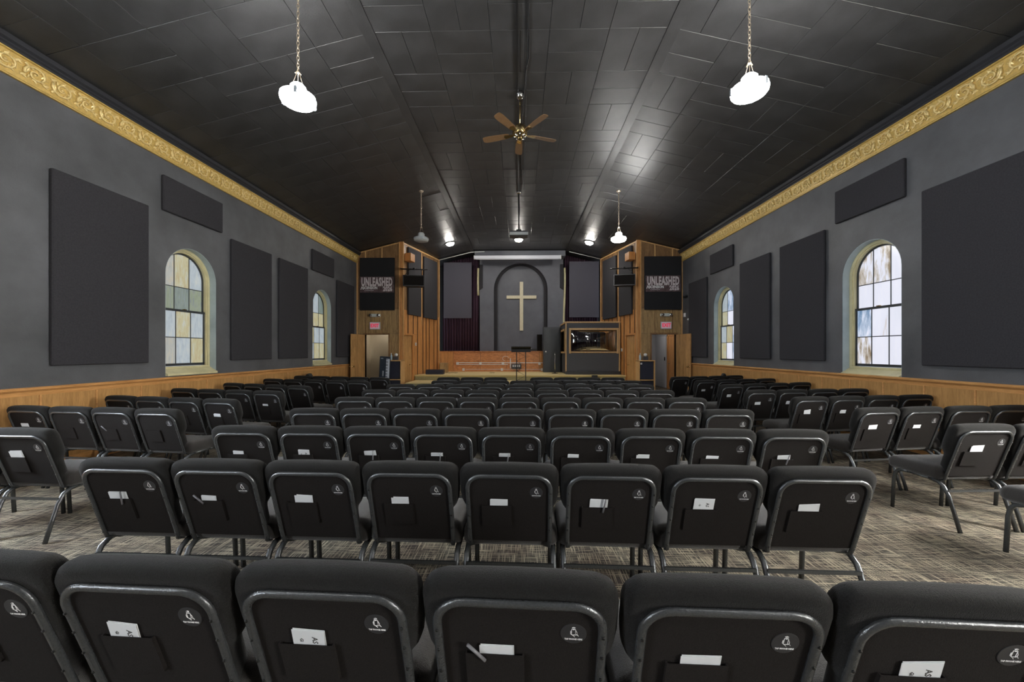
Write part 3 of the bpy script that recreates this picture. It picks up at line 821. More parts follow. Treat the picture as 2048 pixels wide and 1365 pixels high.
# black cabinet door left of the booth, speaker on ledge
t = thing('black_cabinet', 'tall black cabinet with a white knob left of the glass booth', 'cabinet', (0, 0, 0))
MB().box(1.0, 1.74, 16.2, 16.66, .553, 2.48, bev=.006).build('body', 'black_door', t)
MB().box(1.06, 1.70, 16.18, 16.2, .62, 2.40, bev=.004).build('door', 'black_door', t)
MB().lathe([(.02, 0), (.02, .03), (.032, .04), (.032, .06), (.001, .065)], 12, M=Matrix.Translation((1.10, 16.18, 1.43)) @ Matrix.Rotation(pi/2, 4, 'X')).build('knob', 'white_plastic', t)
o = MB().box(.75, .985, 16.75, 17.0, 1.457, 2.20, bev=.01).build('column_speaker', 'black_plastic'); tag(o, 'small upright black speaker on the ledge left of the black cabinet', 'loudspeaker')
MB().box(.765, .97, 16.745, 16.75, 1.48, 2.18).build('grille', 'back_fabric', o)
o = tag(MB().box(.42, .86, 16.50, 16.66, 1.40, 1.50, bev=.01).build('equipment_case', 'black_plastic'), 'flat black equipment lying on the ledge behind the lectern', 'equipment'); o.location.z = .058; o.location.y = .25
MB().box(.47, .52, 16.62, 16.68, 1.50, 1.515).build('white_label', 'white_plastic', o)
# mic stand
t = thing('mic_stand', 'slim microphone stand with round base before the black cabinet', 'mic stand', (1.42, 15.4, .553))
MB().lathe([(.13, 0), (.13, .012), (.03, .03), (.012, .05), (.001, .06)], 20).build('base', 'black_metal', t)
MB().tube([(0, 0, .04), (0, 0, .80)], .012, 8).build('pole', 'chrome', t)
MB().tube([(0, 0, .80), (0, 0, .87)], .017, 8).build('clip', 'black_plastic', t)
tag(MB().box(2.68, 2.88, 14.1, 14.24, .36, .56, bev=.01).build('floor_monitor', 'black_plastic'), 'small black box on the step in front of the booth', 'box')
# amp box at the left of the stage
o = tag(MB().box(-3.66, -2.98, 14.62, 14.95, .553, .73, bev=.01).build('equipment_box', 'navy_box'), 'long dark navy box lying at the left end of the stage', 'box')
tag(MB().box(-3.42, -3.10, 16.1, 16.4, .553, .95, bev=.01).build('cardboard_box', 'walnut_light'), 'small brown box at the left back of the stage', 'box')
# surface wiring on the plywood wall
t = thing('power_raceway', 'double white power raceway with outlet boxes along the plywood wall', 'raceway', (0, YS, 0))
xo = lambda px: (px-1040)*16.72/758
zo = lambda py: H-(py-703)*16.75/758
b = MB(); b.box(xo(915), xo(1020), -.02, 0, zo(726)-.015, zo(726)+.015); b.box(xo(915), xo(1016), -.02, 0, zo(729.5)-.012, zo(729.5)+.012); b.box(xo(1020), xo(1088), -.02, 0, zo(726)-.015, zo(726)+.015)
b.build('channel', 'white_plastic', t)
for px in (915, 961, 1006, 1079): MB().box(xo(px)-.055, xo(px)+.055, -.05, 0, zo(727.5)-.06, zo(727.5)+.06, bev=.006).build('outlet_box', 'white_plastic', t)
MB().box(xo(1021)-.02, xo(1021)+.02, -.03, 0, zo(737), zo(717)).build('channel', 'white_plastic', t)
t = thing('lower_raceway', 'thin white raceway with outlet boxes just above the stage floor', 'raceway', (0, YS, 0))
MB().box(xo(930), xo(1086), -.012, 0, zo(739)-.008, zo(739)+.008).build('channel', 'white_plastic', t)
for px in (927, 1004, 1084, 886): MB().box(xo(px)-.05, xo(px)+.05, -.05, 0, zo(739.5)-.055, zo(739.5)+.055, bev=.006).build('outlet_box', 'white_plastic', t)
t = thing('stage_box', 'round-cornered black cable box with white sockets on the plywood wall', 'cable box', (xo(1033), YS-.03, .80))
MB().box(-.22, .22, -.12, .0, -.125, .10, bev=.03).build('body', 'stage_box', t)
b = MB()
for i in range(4):
    for j in range(2): b.box(-.17+.09*i, -.11+.09*i, -.13, -.12, .0+.045*j-.03, .03+.045*j-.03)
b.build('sockets', 'white_plastic', t)
P = [(xo(1016)+.14*cos(a)-.1, YS-.045, zo(722)+.10+.10*sin(a)) for a in [i*.4 for i in range(0, 12)]]
tag(MB().tube(P, .008, 6).build('coiled_cable', 'white_plastic'), 'loop of pale cable hung beside the stage cable box', 'cable')
for i, (px, w_) in enumerate(((902, .5), (984, .2))):
    P = [(xo(px)*.93-w_/2+w_*k/10, 15.6+.1*sin(k*1.3), .562) for k in range(11)]
    tag(MB().tube(P, .007, 5).build('floor_cable', 'black_plastic'), 'short black cable lying on the stage, %s' % ('left of the raceway' if i == 0 else 'below the raceway'), 'cable')
# truss lectern on the step
t = thing('truss_lectern', 'black music lectern on two truss legs standing before the stage', 'lectern', (.04, 13.3, .36))
lx = .16
for s in (-1, 1): MB().box(s*lx-.016, s*lx+.016, -.016, .016, 0, 1.10).build('leg', 'black_metal', t)
for k in range(3):
    z = .06+k*.34
    MB().tube([(-lx, 0, z), (lx, 0, z+.17), (-lx, 0, z+.34)][:3], .007, 6).build('brace', 'black_metal', t)
MB().box(-.34, .34, -.18, .16, -.02, .0, Matrix.Translation((0, 0, 1.17)) @ Matrix.Rotation(radians(-28), 4, 'X')).build('desk_top', 'black_metal', t)
MB().box(-.34, .34, -.02, .02, 1.06, 1.17).build('front_lip', 'black_metal', t)
MB().box(-.3, .3, -.18, .18, 0, .015, bev=.004).build('base_plate', 'black_metal', t)

# speaker cabinets, bottles, tissues, keyboard
for s, x0, x1, side in ((-1, -4.58, -4.06, 'left'), (1, 4.02, 4.56, 'right')):
    t = thing('speaker_cabinet', 'wood-framed black subwoofer cabinet by the %s doorway' % side, 'cabinet', ((x0+x1)/2, 13.08, 0), 0, 'wood-framed cabinets flanking the stage')
    hw = (x1-x0)/2
    b = MB(); b.box(-hw, -hw+.03, -.2, .2, 0, 1.13); b.box(hw-.03, hw, -.2, .2, 0, 1.13); b.build('side_panel', 'pine_batten', t)
    MB().box(-hw, hw, -.21, .2, 1.11, 1.145, bev=.004).build('top_panel', 'pine_batten', t)
    MB().box(-hw+.03, hw-.03, -.2, .19, .46, .49).build('shelf', 'pine_batten', t)
    for z0, z1 in ((.495, 1.105), (.02, .455)):
        g = MB().box(-hw+.04, hw-.04, -.15, .18, z0, z1, bev=.008).build('speaker_front', 'navy_box' , t)
    MB().box(-hw+.06, -hw+.12, -.153, -.15, 1.0, 1.06).build('sticker', 'card_paper', t)
    xb = -4.53+.06 if s < 0 else 4.12
    t2 = thing('spray_bottle', 'clear plastic bottle on top of the %s speaker cabinet' % side, 'bottle', (xb, 13.08, 1.146))
    MB().lathe([(.033, 0), (.036, .01), (.036, .14), (.03, .16), (.014, .19), (.014, .21)], 14).build('body', 'bottle_plastic', t2)
    MB().lathe([(.017, .21), (.017, .24), (.001, .241)], 12).build('cap', 'white_plastic', t2)
    xb = -4.30 if s < 0 else 4.30
    t2 = thing('tissue_box', 'dark tissue box with a white tissue on the %s speaker cabinet' % side, 'tissue box', (xb, 13.08, 1.146))
    MB().box(-.075, .075, -.065, .065, 0, .125, bev=.004).build('box', 'stage_box', t2)
    b = MB(); b.lathe([(.012, .12), (.05, .15), (.062, .185), (.05, .22), (.015, .235)], 7, smooth=False)
    b.build('tissue', 'tissue', t2)
t = thing('keyboard', 'dark digital piano stood on end against the left speaker cabinet', 'keyboard', (-4.60, 12.70, 0), radians(-8))
t.rotation_euler = (radians(4), radians(3.5), radians(6))
MB().box(-.17, .17, -.05, .05, 0, 1.28, bev=.015).build('body', 'keyboard_body', t)
b = MB()
for k in range(40): b.box(.05, .162, -.062, -.05, .05+k*.029, .05+k*.029+.0275)
stuff(b.build('white_keys', 'key_white', t))
b = MB()
for k in range(39):
    if k % 7 not in (2, 6): b.box(.05, .11, -.069, -.062, .05+k*.029+.020, .05+k*.029+.036)
stuff(b.build('black_keys', 'black_plastic', t))
b = MB(); b.box(-.06, -.02, -.053, -.05, .62, .80); b.box(-.13, -.05, -.053, -.05, 1.2, 1.23); b.build('display', 'lamp_band', t)

# exit signs, emergency lights, banners, small wall fittings
EX = text_mesh('EXIT', .17, 'exit_red', sx=.85, bold=.006, extrude=.002)
for s, xe, xm, side in ((-1, -5.14, -5.14, 'left'), (1, 5.10, 5.10, 'right')):
    t = thing('exit_sign', 'lit EXIT sign with red letters above the %s front doorway' % side, 'exit sign', (xe, YO-.015, 2.355), 0, 'exit signs')
    MB().box(-.19, .19, -.05, 0, -.13, .13, bev=.008).build('housing', 'lamp_grey', t)
    MB().box(-.17, .17, -.055, -.05, -.11, .11).build('face', 'exit_face', t)
    o = link('lettering', EX, t, loc=(0, -.058, 0)); o.rotation_euler = (pi/2, 0, 0)
    t = thing('emergency_light', 'white twin-head emergency light above the %s EXIT sign' % side, 'emergency light', (xm, YO-.015, 2.72), 0, 'emergency lights')
    MB().box(-.20, .20, -.07, 0, -.055, .055, bev=.02).build('housing', 'emergency_white', t)
    for q in (-1, 1):
        MB().lathe([(.05, 0), (.055, .03), (.045, .05), (.001, .052)], 14, M=Matrix.Translation((q*.14, -.07, .0)) @ Matrix.Rotation(pi/2, 4, 'X')).build('lamp_head', 'chrome', t)
T1 = text_mesh('UNLEASHED', .40, 'banner_text', sx=.455, bold=.019, extrude=.002, spacing=1.12)
T2 = text_mesh('2026', .22, 'banner_text', sx=.68, bold=.012, extrude=.002, spacing=1.1)
T3 = text_mesh('SCENSION', .125, 'white_print', sx=.86, bold=.004, extrude=.002)
T4 = text_mesh('CHURCH', .055, 'white_print', sx=1.0, extrude=.002, spacing=1.6)
for s, x0, x1, side in ((-1, -5.67, -4.43, 'left'), (1, 4.34, 5.62, 'right')):
    o = MB().box(x0, x1, YO-.09, YO-.035, 2.90, 4.76, bev=.012).build('acoustic_panel', 'black_panel_fabric')
    tag(o, 'black fabric panel carrying the banner above the %s front doorway' % side, 'acoustic panel', 'banner panels')
    xc = (x0+x1)/2
    t = thing('banner', 'printed banner reading UNLEASHED 2026 above the %s front doorway' % side, 'banner', (xc, YO-.092, 3.80), 0, 'banners')
    MB().box(-.60, .60, -.006, 0, -.275, .285).build('cloth', 'banner_print', t)
    for me, dx, dz in ((T1, 0, .085), (T2, .38, -.155), (T3, -.235, -.115), (T4, -.28, -.205)):
        o = link('lettering', me, t, loc=(dx, -.010, dz)); o.rotation_euler = (pi/2, 0, 0)
    # the A-shaped emblem starting the church name: a tall peak without crossbar
    b = MB(); b.prism([(-.585, -.011, -.17), (-.56, -.011, -.17), (-.53, -.011, -.10), (-.50, -.011, -.17), (-.478, -.011, -.17), (-.523, -.011, -.055), (-.537, -.011, -.055)], (0, .004, 0))
    b.build('emblem', 'white_print', t)
tag(MB().box(XR-.05, XR-.005, 13.05, 13.16, 2.62, 2.76, bev=.008).build('thermostat', 'white_plastic'), 'small white sensor box high by the right front corner', 'sensor')
tag(MB().lathe([(.035, 0), (.035, .03), (.02, .05), (.001, .055)], 14, M=Matrix.Translation((XR, 12.85, 2.52)) @ Matrix.Rotation(-pi/2, 4, 'Y')).build('wall_sensor', 'white_plastic'), 'tiny round white sensor below the corner sensor box', 'sensor')
tag(MB().box(XR-.10, XR-.005, 12.9, 13.1, 3.28, 3.34, bev=.008).build('black_bracket', 'black_plastic'), 'small black bracket on the right front corner trim', 'bracket')
for A, u_, z_, nm, lb in ((AL, 1.05, 1.72, 'wall_switch', 'white switch beside the door on the left angled wall'), (AR, 1.62, 1.75, 'wall_switch', 'white thermostat on the right angled wall beside the booth'), (AR, 1.25, 1.50, 'wall_switch', 'pale double light switch between the booth and right angled door')):
    t = local_thing(A, nm, lb, 'switch', A[4](u_), z_)
    MB().box(-.045, .045, -.025, 0, -.06, .06, bev=.006).build('plate', 'white_plastic', t)
    MB().box(-.012, .012, -.032, -.025, -.02, .02).build('toggle', 'lamp_band', t)

# ------------------------------------------------------------------ ceiling fittings
def chain_mesh(z0, z1, name='chain'):
    b = MB(); z = z0; k = 0
    while z < z1:
        c = Vector((0, 0, z+.03)); pts = []
        for i in range(10):
            a = 2*pi*i/10; x = .014*cos(a); zz = .028*sin(a)
            pts.append(c+(Vector((x, 0, zz)) if k % 2 else Vector((0, x, zz))))
        b.tube(pts, .0045, 5, closed=True); z += .044; k += 1
    return b
def pendant(x, y, lit, label):
    t = thing('pendant_lamp', label, 'pendant lamp', (x, y, 4.43), 0, 'pendant lamps')
    g = 'lamp_glass' if lit else 'lamp_grey'
    MB().lathe([(.19, 0), (.188, -.02), (.172, -.04), (.125, -.056), (.06, -.066), (.001, -.07)][::-1], 36).build('glass_bowl', g, t)
    MB().lathe([(.193, 0), (.195, .012), (.189, .014), (.189, .026), (.193, .028), (.193, .038), (.175, .046), (.105, .058)], 36).build('shade_ring', g, t)
    MB().lathe([(.086, .055), (.09, .11), (.084, .155), (.06, .18), (.001, .188)], 28).build('neck_cap', g, t)
    b = MB()
    for zz in (.013, .027): b.lathe([(.192, zz-.003), (.1975, zz), (.192, zz+.003)], 36)
    b.build('band_rings', 'lamp_band', t)
    for a in (.9, 3.0, 5.1):
        M = Matrix.Rotation(a, 4, 'Z'); MB().box(.190, .204, -.016, .016, -.03, .045, M).build('clip', 'lamp_band', t)
    b = MB()
    for a in (0, 2.1, 4.2): b.tube([(.06*cos(a), .06*sin(a), .175), (.02*cos(a), .02*sin(a), .30), (0, 0, .34)], .003, 5)
    b.build('suspension_wires', 'chain_metal', t)
    b = MB(); zt_ = zc(x)-4.43
    b.lathe([(.012, .31), (.02, .33), (.012, .35)], 10)
    for a in (0, 2.1, 4.2): b.tube([(.035*cos(a), .035*sin(a), .30), (.005*cos(a), .005*sin(a), .345)], .006, 5)
    b.build('hook', 'chain_metal', t)
    stuff(chain_mesh(.34, zt_-.03).build('chain', 'chain_metal', t))
    MB().lathe([(.05, -.03), (.06, -.015), (.062, .0)], 20, c=(0, 0, zt_)).build('canopy', 'chain_metal', t)
pendant(-2.63, 4.44, True, 'glowing white pendant lamp on a chain at the upper left')
pendant(2.63, 4.40, True, 'glowing white pendant lamp on a chain at the upper right')
pendant(-2.63, 10.05, False, 'unlit grey pendant lamp far down the hall on the left')
pendant(2.63, 10.15, True, 'glowing white pendant lamp far down the hall on the right')
pendant(-2.63, -1.2, True, 'glowing pendant lamp behind the viewpoint on the left')
pendant(2.63, -1.2, True, 'glowing pendant lamp behind the viewpoint on the right')
for x, y, lb in ((-2.74, 14.8, 'left of the three small round ceiling lights near the stage'), (-.05, 14.9, 'middle of the three small round ceiling lights, behind the projector'), (2.70, 14.8, 'right of the three small round ceiling lights near the stage')):
    t = thing('ceiling_light', lb, 'ceiling light', (x, y, zc(x)), 0, 'round ceiling lights near the stage')
    if abs(x) > 1: t.rotation_euler = (0, (1 if x > 0 else -1)*ang, 0)
    MB().lathe([(.19, .0), (.19, -.025), (.16, -.035)], 28).build('base_ring', 'lamp_grey', t)
    MB().lathe([(.15, -.03), (.145, -.06), (.11, -.095), (.05, -.115), (.001, -.12)], 24).build('glass_bowl', 'dome_glass', t)
    MB().lathe([(.012, -.115), (.010, -.14), (.001, -.145)], 8).build('finial', 'brass', t)
# ceiling fan at rest
t = thing('ceiling_fan', 'brass ceiling fan with brown blades on the ceiling centre line', 'ceiling fan', (0.0, 6.45, 5.16))
MB().lathe([(.03, .71), (.06, .69), (.07, .64), (.05, .60), (.02, .585)], 20).build('canopy', 'chrome', t)
MB().tube([(0, 0, .12), (0, 0, .6)], .012, 8).build('downrod', 'brass', t)
MB().lathe([(.03, .14), (.09, .12), (.125, .07), (.13, .0), (.11, -.04), (.06, -.06), (.045, -.10), (.03, -.115), (.001, -.12)], 28).build('motor_housing', 'brass', t)
for k in range(5):
    a = 2*pi*k/5+.35
    M = Matrix.Rotation(a, 4, 'Z') @ Matrix.Rotation(radians(11), 4, 'X')
    b = MB(); pts = []
    out = [(.19, -.045), (.24, -.055), (.45, -.065), (.60, -.068), (.65, -.055), (.665, -.03), (.665, .03), (.65, .055), (.60, .068), (.45, .065), (.24, .055), (.19, .045)]
    b.prism([(x, y, -.018) for x, y in out], (0, 0, .007), M); b.build('blade', 'fan_blade', t)
    MB().prism([(.10, -.02, -.027), (.26, -.04, -.027), (.28, 0, -.027), (.26, .04, -.027), (.10, .02, -.027)], (0, 0, .009), M).build('blade_iron', 'brass', t)
b = MB()
for i in range(8): b.tube([(.05*cos(i*pi/4), .05*sin(i*pi/4), -.075), (.11*cos(i*pi/4), .11*sin(i*pi/4), -.05)], .012, 6)
b.build('rosette', 'chrome', t)
# projector on a pole
t = thing('projector', 'grey projector hanging from a long ceiling pole above the aisle', 'projector', (-.03, 10.5, 4.62))
MB().box(-.26, .26, -.16, .16, 0, .13, bev=.015).build('body', 'stage_box', t)
MB().box(-.255, .255, -.168, -.155, .008, .085, bev=.003).build('vent_face', 'lamp_grey', t)
MB().lathe([(.05, 0), (.05, .05), (.04, .06), (.001, .061)], 16, M=Matrix.Translation((.12, .16, .06)) @ Matrix.Rotation(-pi/2, 4, 'X')).build('lens', 'black_plastic', t)
MB().box(-.07, .07, -.07, .07, .135, .19, bev=.008).build('mount', 'black_metal', t)
MB().tube([(0, 0, .18), (0, 0, 1.22)], .02, 10).build('pole', 'black_metal', t)
MB().lathe([(.05, 1.19), (.07, 1.21), (.07, 1.25)], 16).build('ceiling_plate', 'chrome', t)
# raceway and slack cable along the ridge
tag(MB().box(-.05, -.024, YB+.2, 10.4, 5.835, 5.868, bev=.004).build('cable_raceway', 'black_metal'), 'long black cable raceway running along the ceiling centre', 'raceway')
P = [(.07+.035*sin(y*1.35)+(.03 if y < 6 else -.02), y, 5.852-.006*sin(y*2)) for y in [-6+.3*i for i in range(55)]]
tag(MB().tube(P, .010, 6).build('slack_cable', 'black_plastic'), 'wavy black cable drooping beside the ceiling raceway', 'cable')
tag(MB().tube([(.115, YB+.3, 5.85), (.105, 10.3, 5.85)], .005, 6).build('ceiling_wire', 'frame_metal'), 'thin straight grey wire beside the slack ceiling cable', 'wire')

# ------------------------------------------------------------------ chairs
TA = radians(17)
def BK(w_, t_, n_): return Vector((w_, -.13-t_*sin(TA)-n_*cos(TA), .33+t_*cos(TA)-n_*sin(TA)))
def rounded(outline_fn, rings, close=True):
    b = MB(); R = [outline_fn(i, d) for i, d in rings]; n = len(R[0]); vs = [p for r in R for p in r]
    fs = [(i*n+j, i*n+(j+1) % n, (i+1)*n+(j+1) % n, (i+1)*n+j) for i in range(len(R)-1) for j in range(n)]
    fs.append(tuple(range(n-1, -1, -1))); fs.append(tuple((len(R)-1)*n+j for j in range(n)))
    b.add(vs, fs, True); return b
def corner(cx0, cy0, r, a0, a1, n=5): return [(cx0+r*cos(a0+(a1-a0)*i/n), cy0+r*sin(a0+(a1-a0)*i/n)) for i in range(n+1)]
def back_outline(ins, d):
    hw, top = .2605-ins, .543-ins; r = .055
    P = []
    right = [(.200-ins, .10+ins), (.203-ins, .19), (.205-ins, .235), (.212-ins, .265), (.240-ins, .305), (.254-ins, .34), (hw, .39)]
    P += right+corner(hw-r, top-r, r, 0, pi/2, 5)
    P += [(hw*.5, top+.004), (0, top+.006), (-hw*.5, top+.004)]
    P += corner(-hw+r, top-r, r, pi/2, pi, 5)+[(-a, b_) for a, b_ in right[::-1]]
    return [BK(a, b_, d) for a, b_ in P]
def seat_outline(ins, z):
    x, y0, y1, r = .2605-ins, -.15+ins, .275-ins, .05
    P = corner(x-r, y1-r, r, 0, pi/2)+corner(-x+r, y1-r, r, pi/2, pi)+corner(-x+r*.6, y0+r*.6, r*.6, pi, 1.5*pi, 3)+corner(x-r*.6, y0+r*.6, r*.6, 1.5*pi, 2*pi, 3)
    return [Vector((a, b_, z-(.012 if b_ > .2 and z > .42 else 0))) for a, b_ in P]
CH = {}
CH['back_cushion'] = rounded(back_outline, [(.028, .004), (.010, -.002), (.001, -.018), (0, -.035), (.004, -.055), (.016, -.072), (.04, -.082), (.09, -.086)]).mesh('back_cushion', 'fabric_black')
CH['seat'] = rounded(seat_outline, [(.024, .374), (.008, .384), (0, .402), (0, .45), (.006, .472), (.022, .49), (.06, .499), (.12, .503)]).mesh('seat_cushion', 'seat_fabric')
b = MB(); pts = corner(.205-.06, .49-.06, .06, 0, pi/2, 4)+corner(-.205+.06, .49-.06, .06, pi/2, pi, 4)+[(-.205, .092), (.205, .092)]
b.prism([BK(a, c, .010) for a, c in pts], BK(0, 0, .002)-BK(0, 0, .010))
CH['back_panel'] = b.mesh('back_panel', 'back_fabric')
fw, ft, fr = .216, .500, .075
P = [Vector((.165, -.085, .372)), Vector((.190, -.105, .368)), Vector((.206, -.125, .372)), BK(fw-.004, .062, .014), BK(fw, .10, .014), BK(fw, .22, .014)]
P += [BK(a, c, .014) for a, c in corner(fw-fr, ft-fr, fr, 0, pi/2, 7)]
P += [Vector((-v.x, v.y, v.z)) for v in P[::-1]]
nrm = BK(0, 0, 1)-BK(0, 0, 0)
CH['back_frame'] = MB().tube(P, .0125, 8, normal=nrm, r2=.009).mesh('back_frame', 'frame_metal')
b = MB()
for s in (-1, 1):
    for t_ in (.10, .18, .26, .34, .41):
        c0 = BK(s*fw, t_, .0225); b.tube([c0, c0+nrm*.003], .0042, 6)
CH['screws'] = b.mesh('screws', 'screw_black')
rear = [(0, -.285, 0), (0, -.240, .16), (0, -.208, .265), (0, -.172, .335), (0, -.13, .362), (0, -.07, .370)]
front = [(0, .235, 0), (0, .222, .26), (0, .21, .325), (0, .185, .358), (0, .14, .373), (0, .10, .375)]
CH['rear_leg'] = MB().tube(rear, .0145, 8, normal=(1, 0, 0), r2=.0155).mesh('rear_leg', 'frame_metal')
CH['front_leg'] = MB().tube(front, .0145, 8, normal=(1, 0, 0), r2=.0155).mesh('front_leg', 'frame_metal')
b = MB()
for s in (-1, 1): b.tube([(s*.236, -.07, .370), (s*.236, .10, .375)], .0125, 8, normal=(0, 0, 1))
b.box(-.236, .236, -.085, -.06, .362, .382); b.box(-.236, .236, .14, .165, .364, .384)
CH['seat_frame'] = b.mesh('seat_frame', 'frame_metal')
CH['stretcher'] = MB().box(-.235, .235, -.207, -.195, .296, .314).mesh('stretcher', 'frame_metal')
b = MB()
def bkbox(b, w0, w1, t0, t1, n0, n1):
    b.prism([BK(w0, t0, n0), BK(w1, t0, n0), BK(w1, t1, n0), BK(w0, t1, n0)], BK(0, 0, n1)-BK(0, 0, n0))
bkbox(b, -.145, .012, .195, .325, .017, .0195); bkbox(b, -.145, -.141, .195, .325, .010, .017); bkbox(b, .008, .012, .195, .325, .010, .017); bkbox(b, -.145, .012, .193, .199, .010, .017)
CH['pocket'] = b.mesh('pocket', 'back_fabric')
# sticker: disc, phone-in-hand icon, words
MB_ = Matrix((( 1, 0, 0, 0), (0, -sin(TA), -cos(TA), 0), (0, cos(TA), -sin(TA), 0), (0, 0, 0, 1)))
def on_back(w_, t_, n_): return Matrix.Translation(BK(w_, t_, n_)) @ MB_
b = MB(); b.lathe([(.034, 0), (.034, .0012), (.033, .0016)], 28, M=on_back(.142, .405, .010), smooth=False); CH['sticker'] = b.mesh('sticker', 'sticker_black')
def icon(M):
    b = MB(); r = .0006
    def ln(pts, rr=r): b.tube([Vector((x, y, .0022)) for x, y in pts], rr, 4, M=M)
    ln([(-.005, .010), (.004, .010), (.005, .009), (.005, -.009), (.004, -.010), (-.004, -.010), (-.005, -.009), (-.005, .010)])
    ln([(-.002, .0085), (.002, .0085)], .0009)
    ln([(-.005, .004), (-.008, .003), (-.008, -.006), (-.005, -.009), (.001, -.014), (.003, -.017)])
    ln([(-.008, .0), (-.005, .0)]); ln([(-.008, -.003), (-.005, -.003)])
    ln([(.005, .007), (.009, -.002), (.009, -.008), (.013, -.014)])
    ln([(.009, -.008), (.006, -.011)])
    ln([(-.003, .013), (0, .0145), (.003, .013)]); ln([(-.0045, .015), (0, .017), (.0045, .015)])
    return b.mesh('phone_icon', 'white_print')
CH['icon'] = icon(on_back(.142, .412, .010))
tp = text_mesh('TAP PHONE HERE', .0072, 'white_print', sx=.80, bold=.0002, extrude=.0002, res=1)
tp.transform(on_back(.142, .387, .0124)); CH['words'] = tp
def chair(x, y, rz, label, group, detail):
    t = thing('banquet_chair', label, 'chair', (x, y, 0), rz, group)
    link('seat', CH['seat'], t); link('backrest', CH['back_cushion'], t); link('back_panel', CH['back_panel'], t)
    link('back_frame', CH['back_frame'], t); link('seat_frame', CH['seat_frame'], t); link('stretcher', CH['stretcher'], t)
    for s in (-1, 1):
        link('leg', CH['rear_leg'], t, loc=(s*.236, 0, 0)); link('leg', CH['front_leg'], t, loc=(s*.236, 0, 0))
    if detail >= 1:
        st_ = link('sticker', CH['sticker'], t); link('phone_icon', CH['icon'], st_); link('lettering', CH['words'], st_)
    if detail >= 2:
        link('pocket', CH['pocket'], t); stuff(link('screws', CH['screws'], t))
    return t
# name, centre x, y of the back top, angle, count, detail, block, row number from camera
ROWS = [
 ('C', 0, -.265, .992, -2.35, 6, 2, 1), ('C', 0, -.32, 1.97, -1.5, 8, 2, 2), ('C', 0, -.065, 2.89, -.9, 9, 2, 3), ('C', 0, -.012, 3.84, 0, 9, 2, 4),
 ('C', 0, -.011, 4.795, 0, 9, 1, 5), ('C', 0, -.046, 5.722, 0, 9, 1, 6), ('C', 0, -.009, 6.669, 0, 9, 1, 7), ('C', 0, .32, 7.56, 0, 8, 1, 8),
 ('C', 0, -1.07, 8.43, 0, 3, 1, 9), ('C', 3, 1.275, 8.45, 0, 4, 1, 9),
 ('L', 0, -4.07, 2.80, -2, 2, 2, 1), ('L', 0, -4.496, 3.866, -5.75, 4, 2, 2), ('L', 0, -4.486, 4.727, -10.25, 4, 2, 3), ('L', 0, -4.525, 5.688, -11.75, 4, 2, 4),
 ('L', 0, -4.54, 6.625, -18, 4, 1, 5), ('L', 0, -4.241, 7.692, -14, 5, 1, 6), ('L', 0, -4.174, 8.661, -15, 5, 1, 7),
 ('R', 0, 3.77, 2.32, 3, 1, 2, 1), ('R', 0, 4.0, 3.13, 3, 2, 2, 2), ('R', 0, 3.99, 4.044, 8.5, 2, 2, 3), ('R', 2, 5.071, 4.175, 5.5, 2, 2, 3), ('R', 0, 4.546, 5.079, 8.25, 4, 2, 4),
 ('R', 0, 4.449, 5.929, 7.75, 4, 2, 5), ('R', 0, 4.527, 7.025, 16, 4, 2, 6), ('R', 0, 4.546, 8.015, 17, 4, 2, 7), ('R', 0, 4.456, 9.035, 18, 4, 1, 8)]
BN = {'C': 'centre', 'L': 'left', 'R': 'right'}
# (block,row) -> {index: (w, t_top, tilt, width, kind)}
CARDS = {('C', 1): {0: (-.05, .36, 4, .05, 'one'), 1: (-.07, .372, -5, .085, 'text'), 2: (-.055, .375, -3, .09, 'text'), 3: (-.062, .352, 0, .09, 'pen'), 4: (-.06, .35, 1, .10, 'one'), 5: (-.055, .37, 5, .095, 'text')},
 ('C', 2): {0: (-.055, .365, 0, .10, 'pen_r'), 1: (-.06, .352, -3, .08, 'pen'), 2: (-.055, .365, -3, .09, 'two'), 3: (-.06, .36, 0, .085, 'two'), 4: (-.055, .36, -1, .09, 'one'), 5: (-.06, .37, -2, .09, 'pen_r'), 6: (-.055, .385, -1, .10, 'text'), 7: (-.06, .362, 4, .10, 'one')},
 ('C', 3): {0: (-.055, .35, -3, .08, 'one'), 1: (-.055, .365, -2, .085, 'text'), 2: (-.055, .36, 4, .09, 'pen_r'), 3: (-.055, .35, 0, .09, 'pen_r'), 4: (-.055, .35, 0, .085, 'pen_r'), 5: (-.055, .35, -2, .08, 'one'), 6: (-.06, .35, -1, .09, 'two'), 7: (-.06, .345, -2, .09, 'one'), 8: (-.06, .355, 3, .09, 'pen_r')},
 ('L', 1): {1: (-.055, .375, 2, .10, 'two')}, ('L', 2): {0: (-.06, .36, 0, .09, 'one'), 2: (-.07, .35, 0, .0, 'pen')}, ('L', 3): {3: (-.06, .36, -2, .09, 'two')}, ('L', 4): {2: (-.05, .36, 0, .05, 'one'), 3: (-.05, .35, 0, .09, 'one')},
 ('R', 2): {0: (-.05, .375, 2, .10, 'two'), }, ('R', 3): {0: (-.055, .37, 3, .10, 'one'), 1: (-.055, .36, 0, .09, 'one')}, ('R', 4): {0: (-.05, .38, 8, .09, 'one'), 1: (-.055, .365, 0, .08, 'two')},
 ('R', 5): {0: (-.055, .365, 3, .09, 'one'), 1: (-.055, .37, -3, .09, 'two')}, ('R', 6): {0: (-.055, .37, 0, .09, 'one')}, ('R', 7): {0: (-.055, .36, 0, .09, 'one')}}
CT = text_mesh('AS', .022, 'ink', bold=.0004, extrude=.0002, res=1); CG = text_mesh('Gi', .014, 'ink', bold=.0003, extrude=.0002, res=1)
TOTAL = {}
for bk, i0, x, y, an, n, det, rn in ROWS: TOTAL[(bk, rn)] = max(TOTAL.get((bk, rn), 0), i0+n)
PIT = .5265
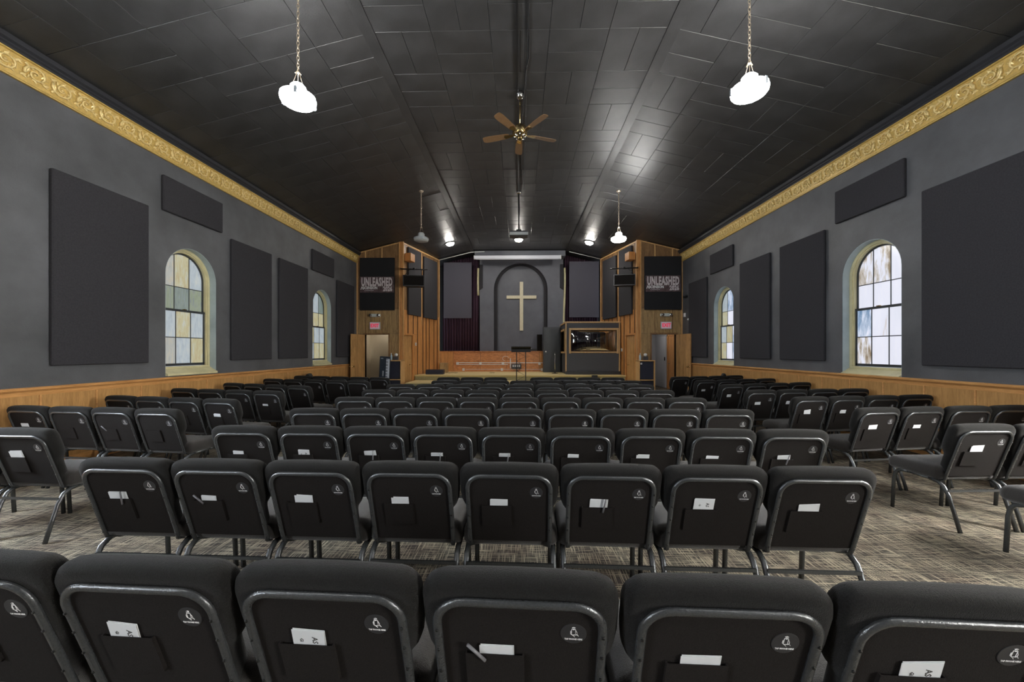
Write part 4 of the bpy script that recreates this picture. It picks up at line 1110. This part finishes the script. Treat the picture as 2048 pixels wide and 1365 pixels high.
def ordinal(i, tot): return 'only' if tot == 1 else ORD[i+1]
for bk, i0, x, y, an, n, det, rn in ROWS:
    A = radians(an); tot = TOTAL[(bk, rn)]
    for k in range(n):
        i = i0+k; u = (k-(n-1)/2)*PIT
        jit = random.uniform(-.006, .006); ja = radians(random.uniform(-.35, .35))
        cx0, cy0 = x+u*cos(A)-sin(A)*(.27+jit), y+u*sin(A)+cos(A)*(.27+jit)
        pos = 'only chair' if tot == 1 else ORD[i+1]+' from the left'
        cd = CARDS.get((bk, rn), {}).get(i)
        rowtxt = '%s %s row from the camera' % (ORD[rn], BN[bk])
        look = 'black banquet chair' + (' with white cards' if cd and cd[3] else '')
        lb = '%s, %s, %s' % (look, pos, rowtxt)
        c = chair(cx0, cy0, A+ja, lb, 'chairs in the %s block' % BN[bk], det)
        if cd:
            w_, tt, tl, wd, kind = cd
            M0 = c.matrix_basis if False else Matrix.Translation((cx0, cy0, 0)) @ Matrix.Rotation(A+ja, 4, 'Z')
            where = 'chair %s, %s' % (pos.replace(' chair', ''), rowtxt)
            if wd:
                cm = MB(); cm.box(-wd/2, wd/2, -.115, 0, 0, .0012)
                if kind == 'two': cm.box(-wd/2+.012, wd/2+.008, -.115, .006, -.0018, -.0004)
                else: cm.box(-wd/2+.003, wd/2+.003, -.115, .003, -.0018, -.0004)
                o = cm.build('card', 'card_paper'); o.matrix_world = M0 @ on_back(w_, tt, .0145) @ Matrix.Rotation(radians(tl), 4, 'Z')
                tag(o, 'white card on '+where, 'card', 'cards in the chair pockets')
                if kind == 'text':
                    q = link('lettering', CT, o, loc=(.018, -.034, .0014)); q.rotation_euler = (0, 0, -pi/2)
                    q = link('lettering', CG, o, loc=(-.02, -.036, .0014)); q.rotation_euler = (0, 0, -pi/2)
            if 'pen' in kind:
                if kind == 'pen': P = [(-.04, 0, 0), (-.085, .055, 0)]; off = (w_-.01, tt-.045)
                else: P = [(0, -.03, 0), (.012, .05, 0)]; off = (w_+.022, tt-.04)
                o = MB().tube(P, .0045, 8).build('pen', 'pen_plastic'); o.matrix_world = M0 @ on_back(off[0], off[1], .0255)
                if kind == 'pen': o.matrix_world = M0 @ on_back(off[0]+.02, off[1]-.0, .0225)
                tag(o, 'dark pen on '+where, 'pen', 'pens in the chair pockets')
for x, y, a, lb in ((-5.3, 9.9, -70, 'spare black chair turned sideways against the left wall'), (5.15, 10.2, 65, 'spare black chair turned sideways against the right wall')):
    chair(x, y, radians(a), lb, 'spare chairs by the walls', 0)
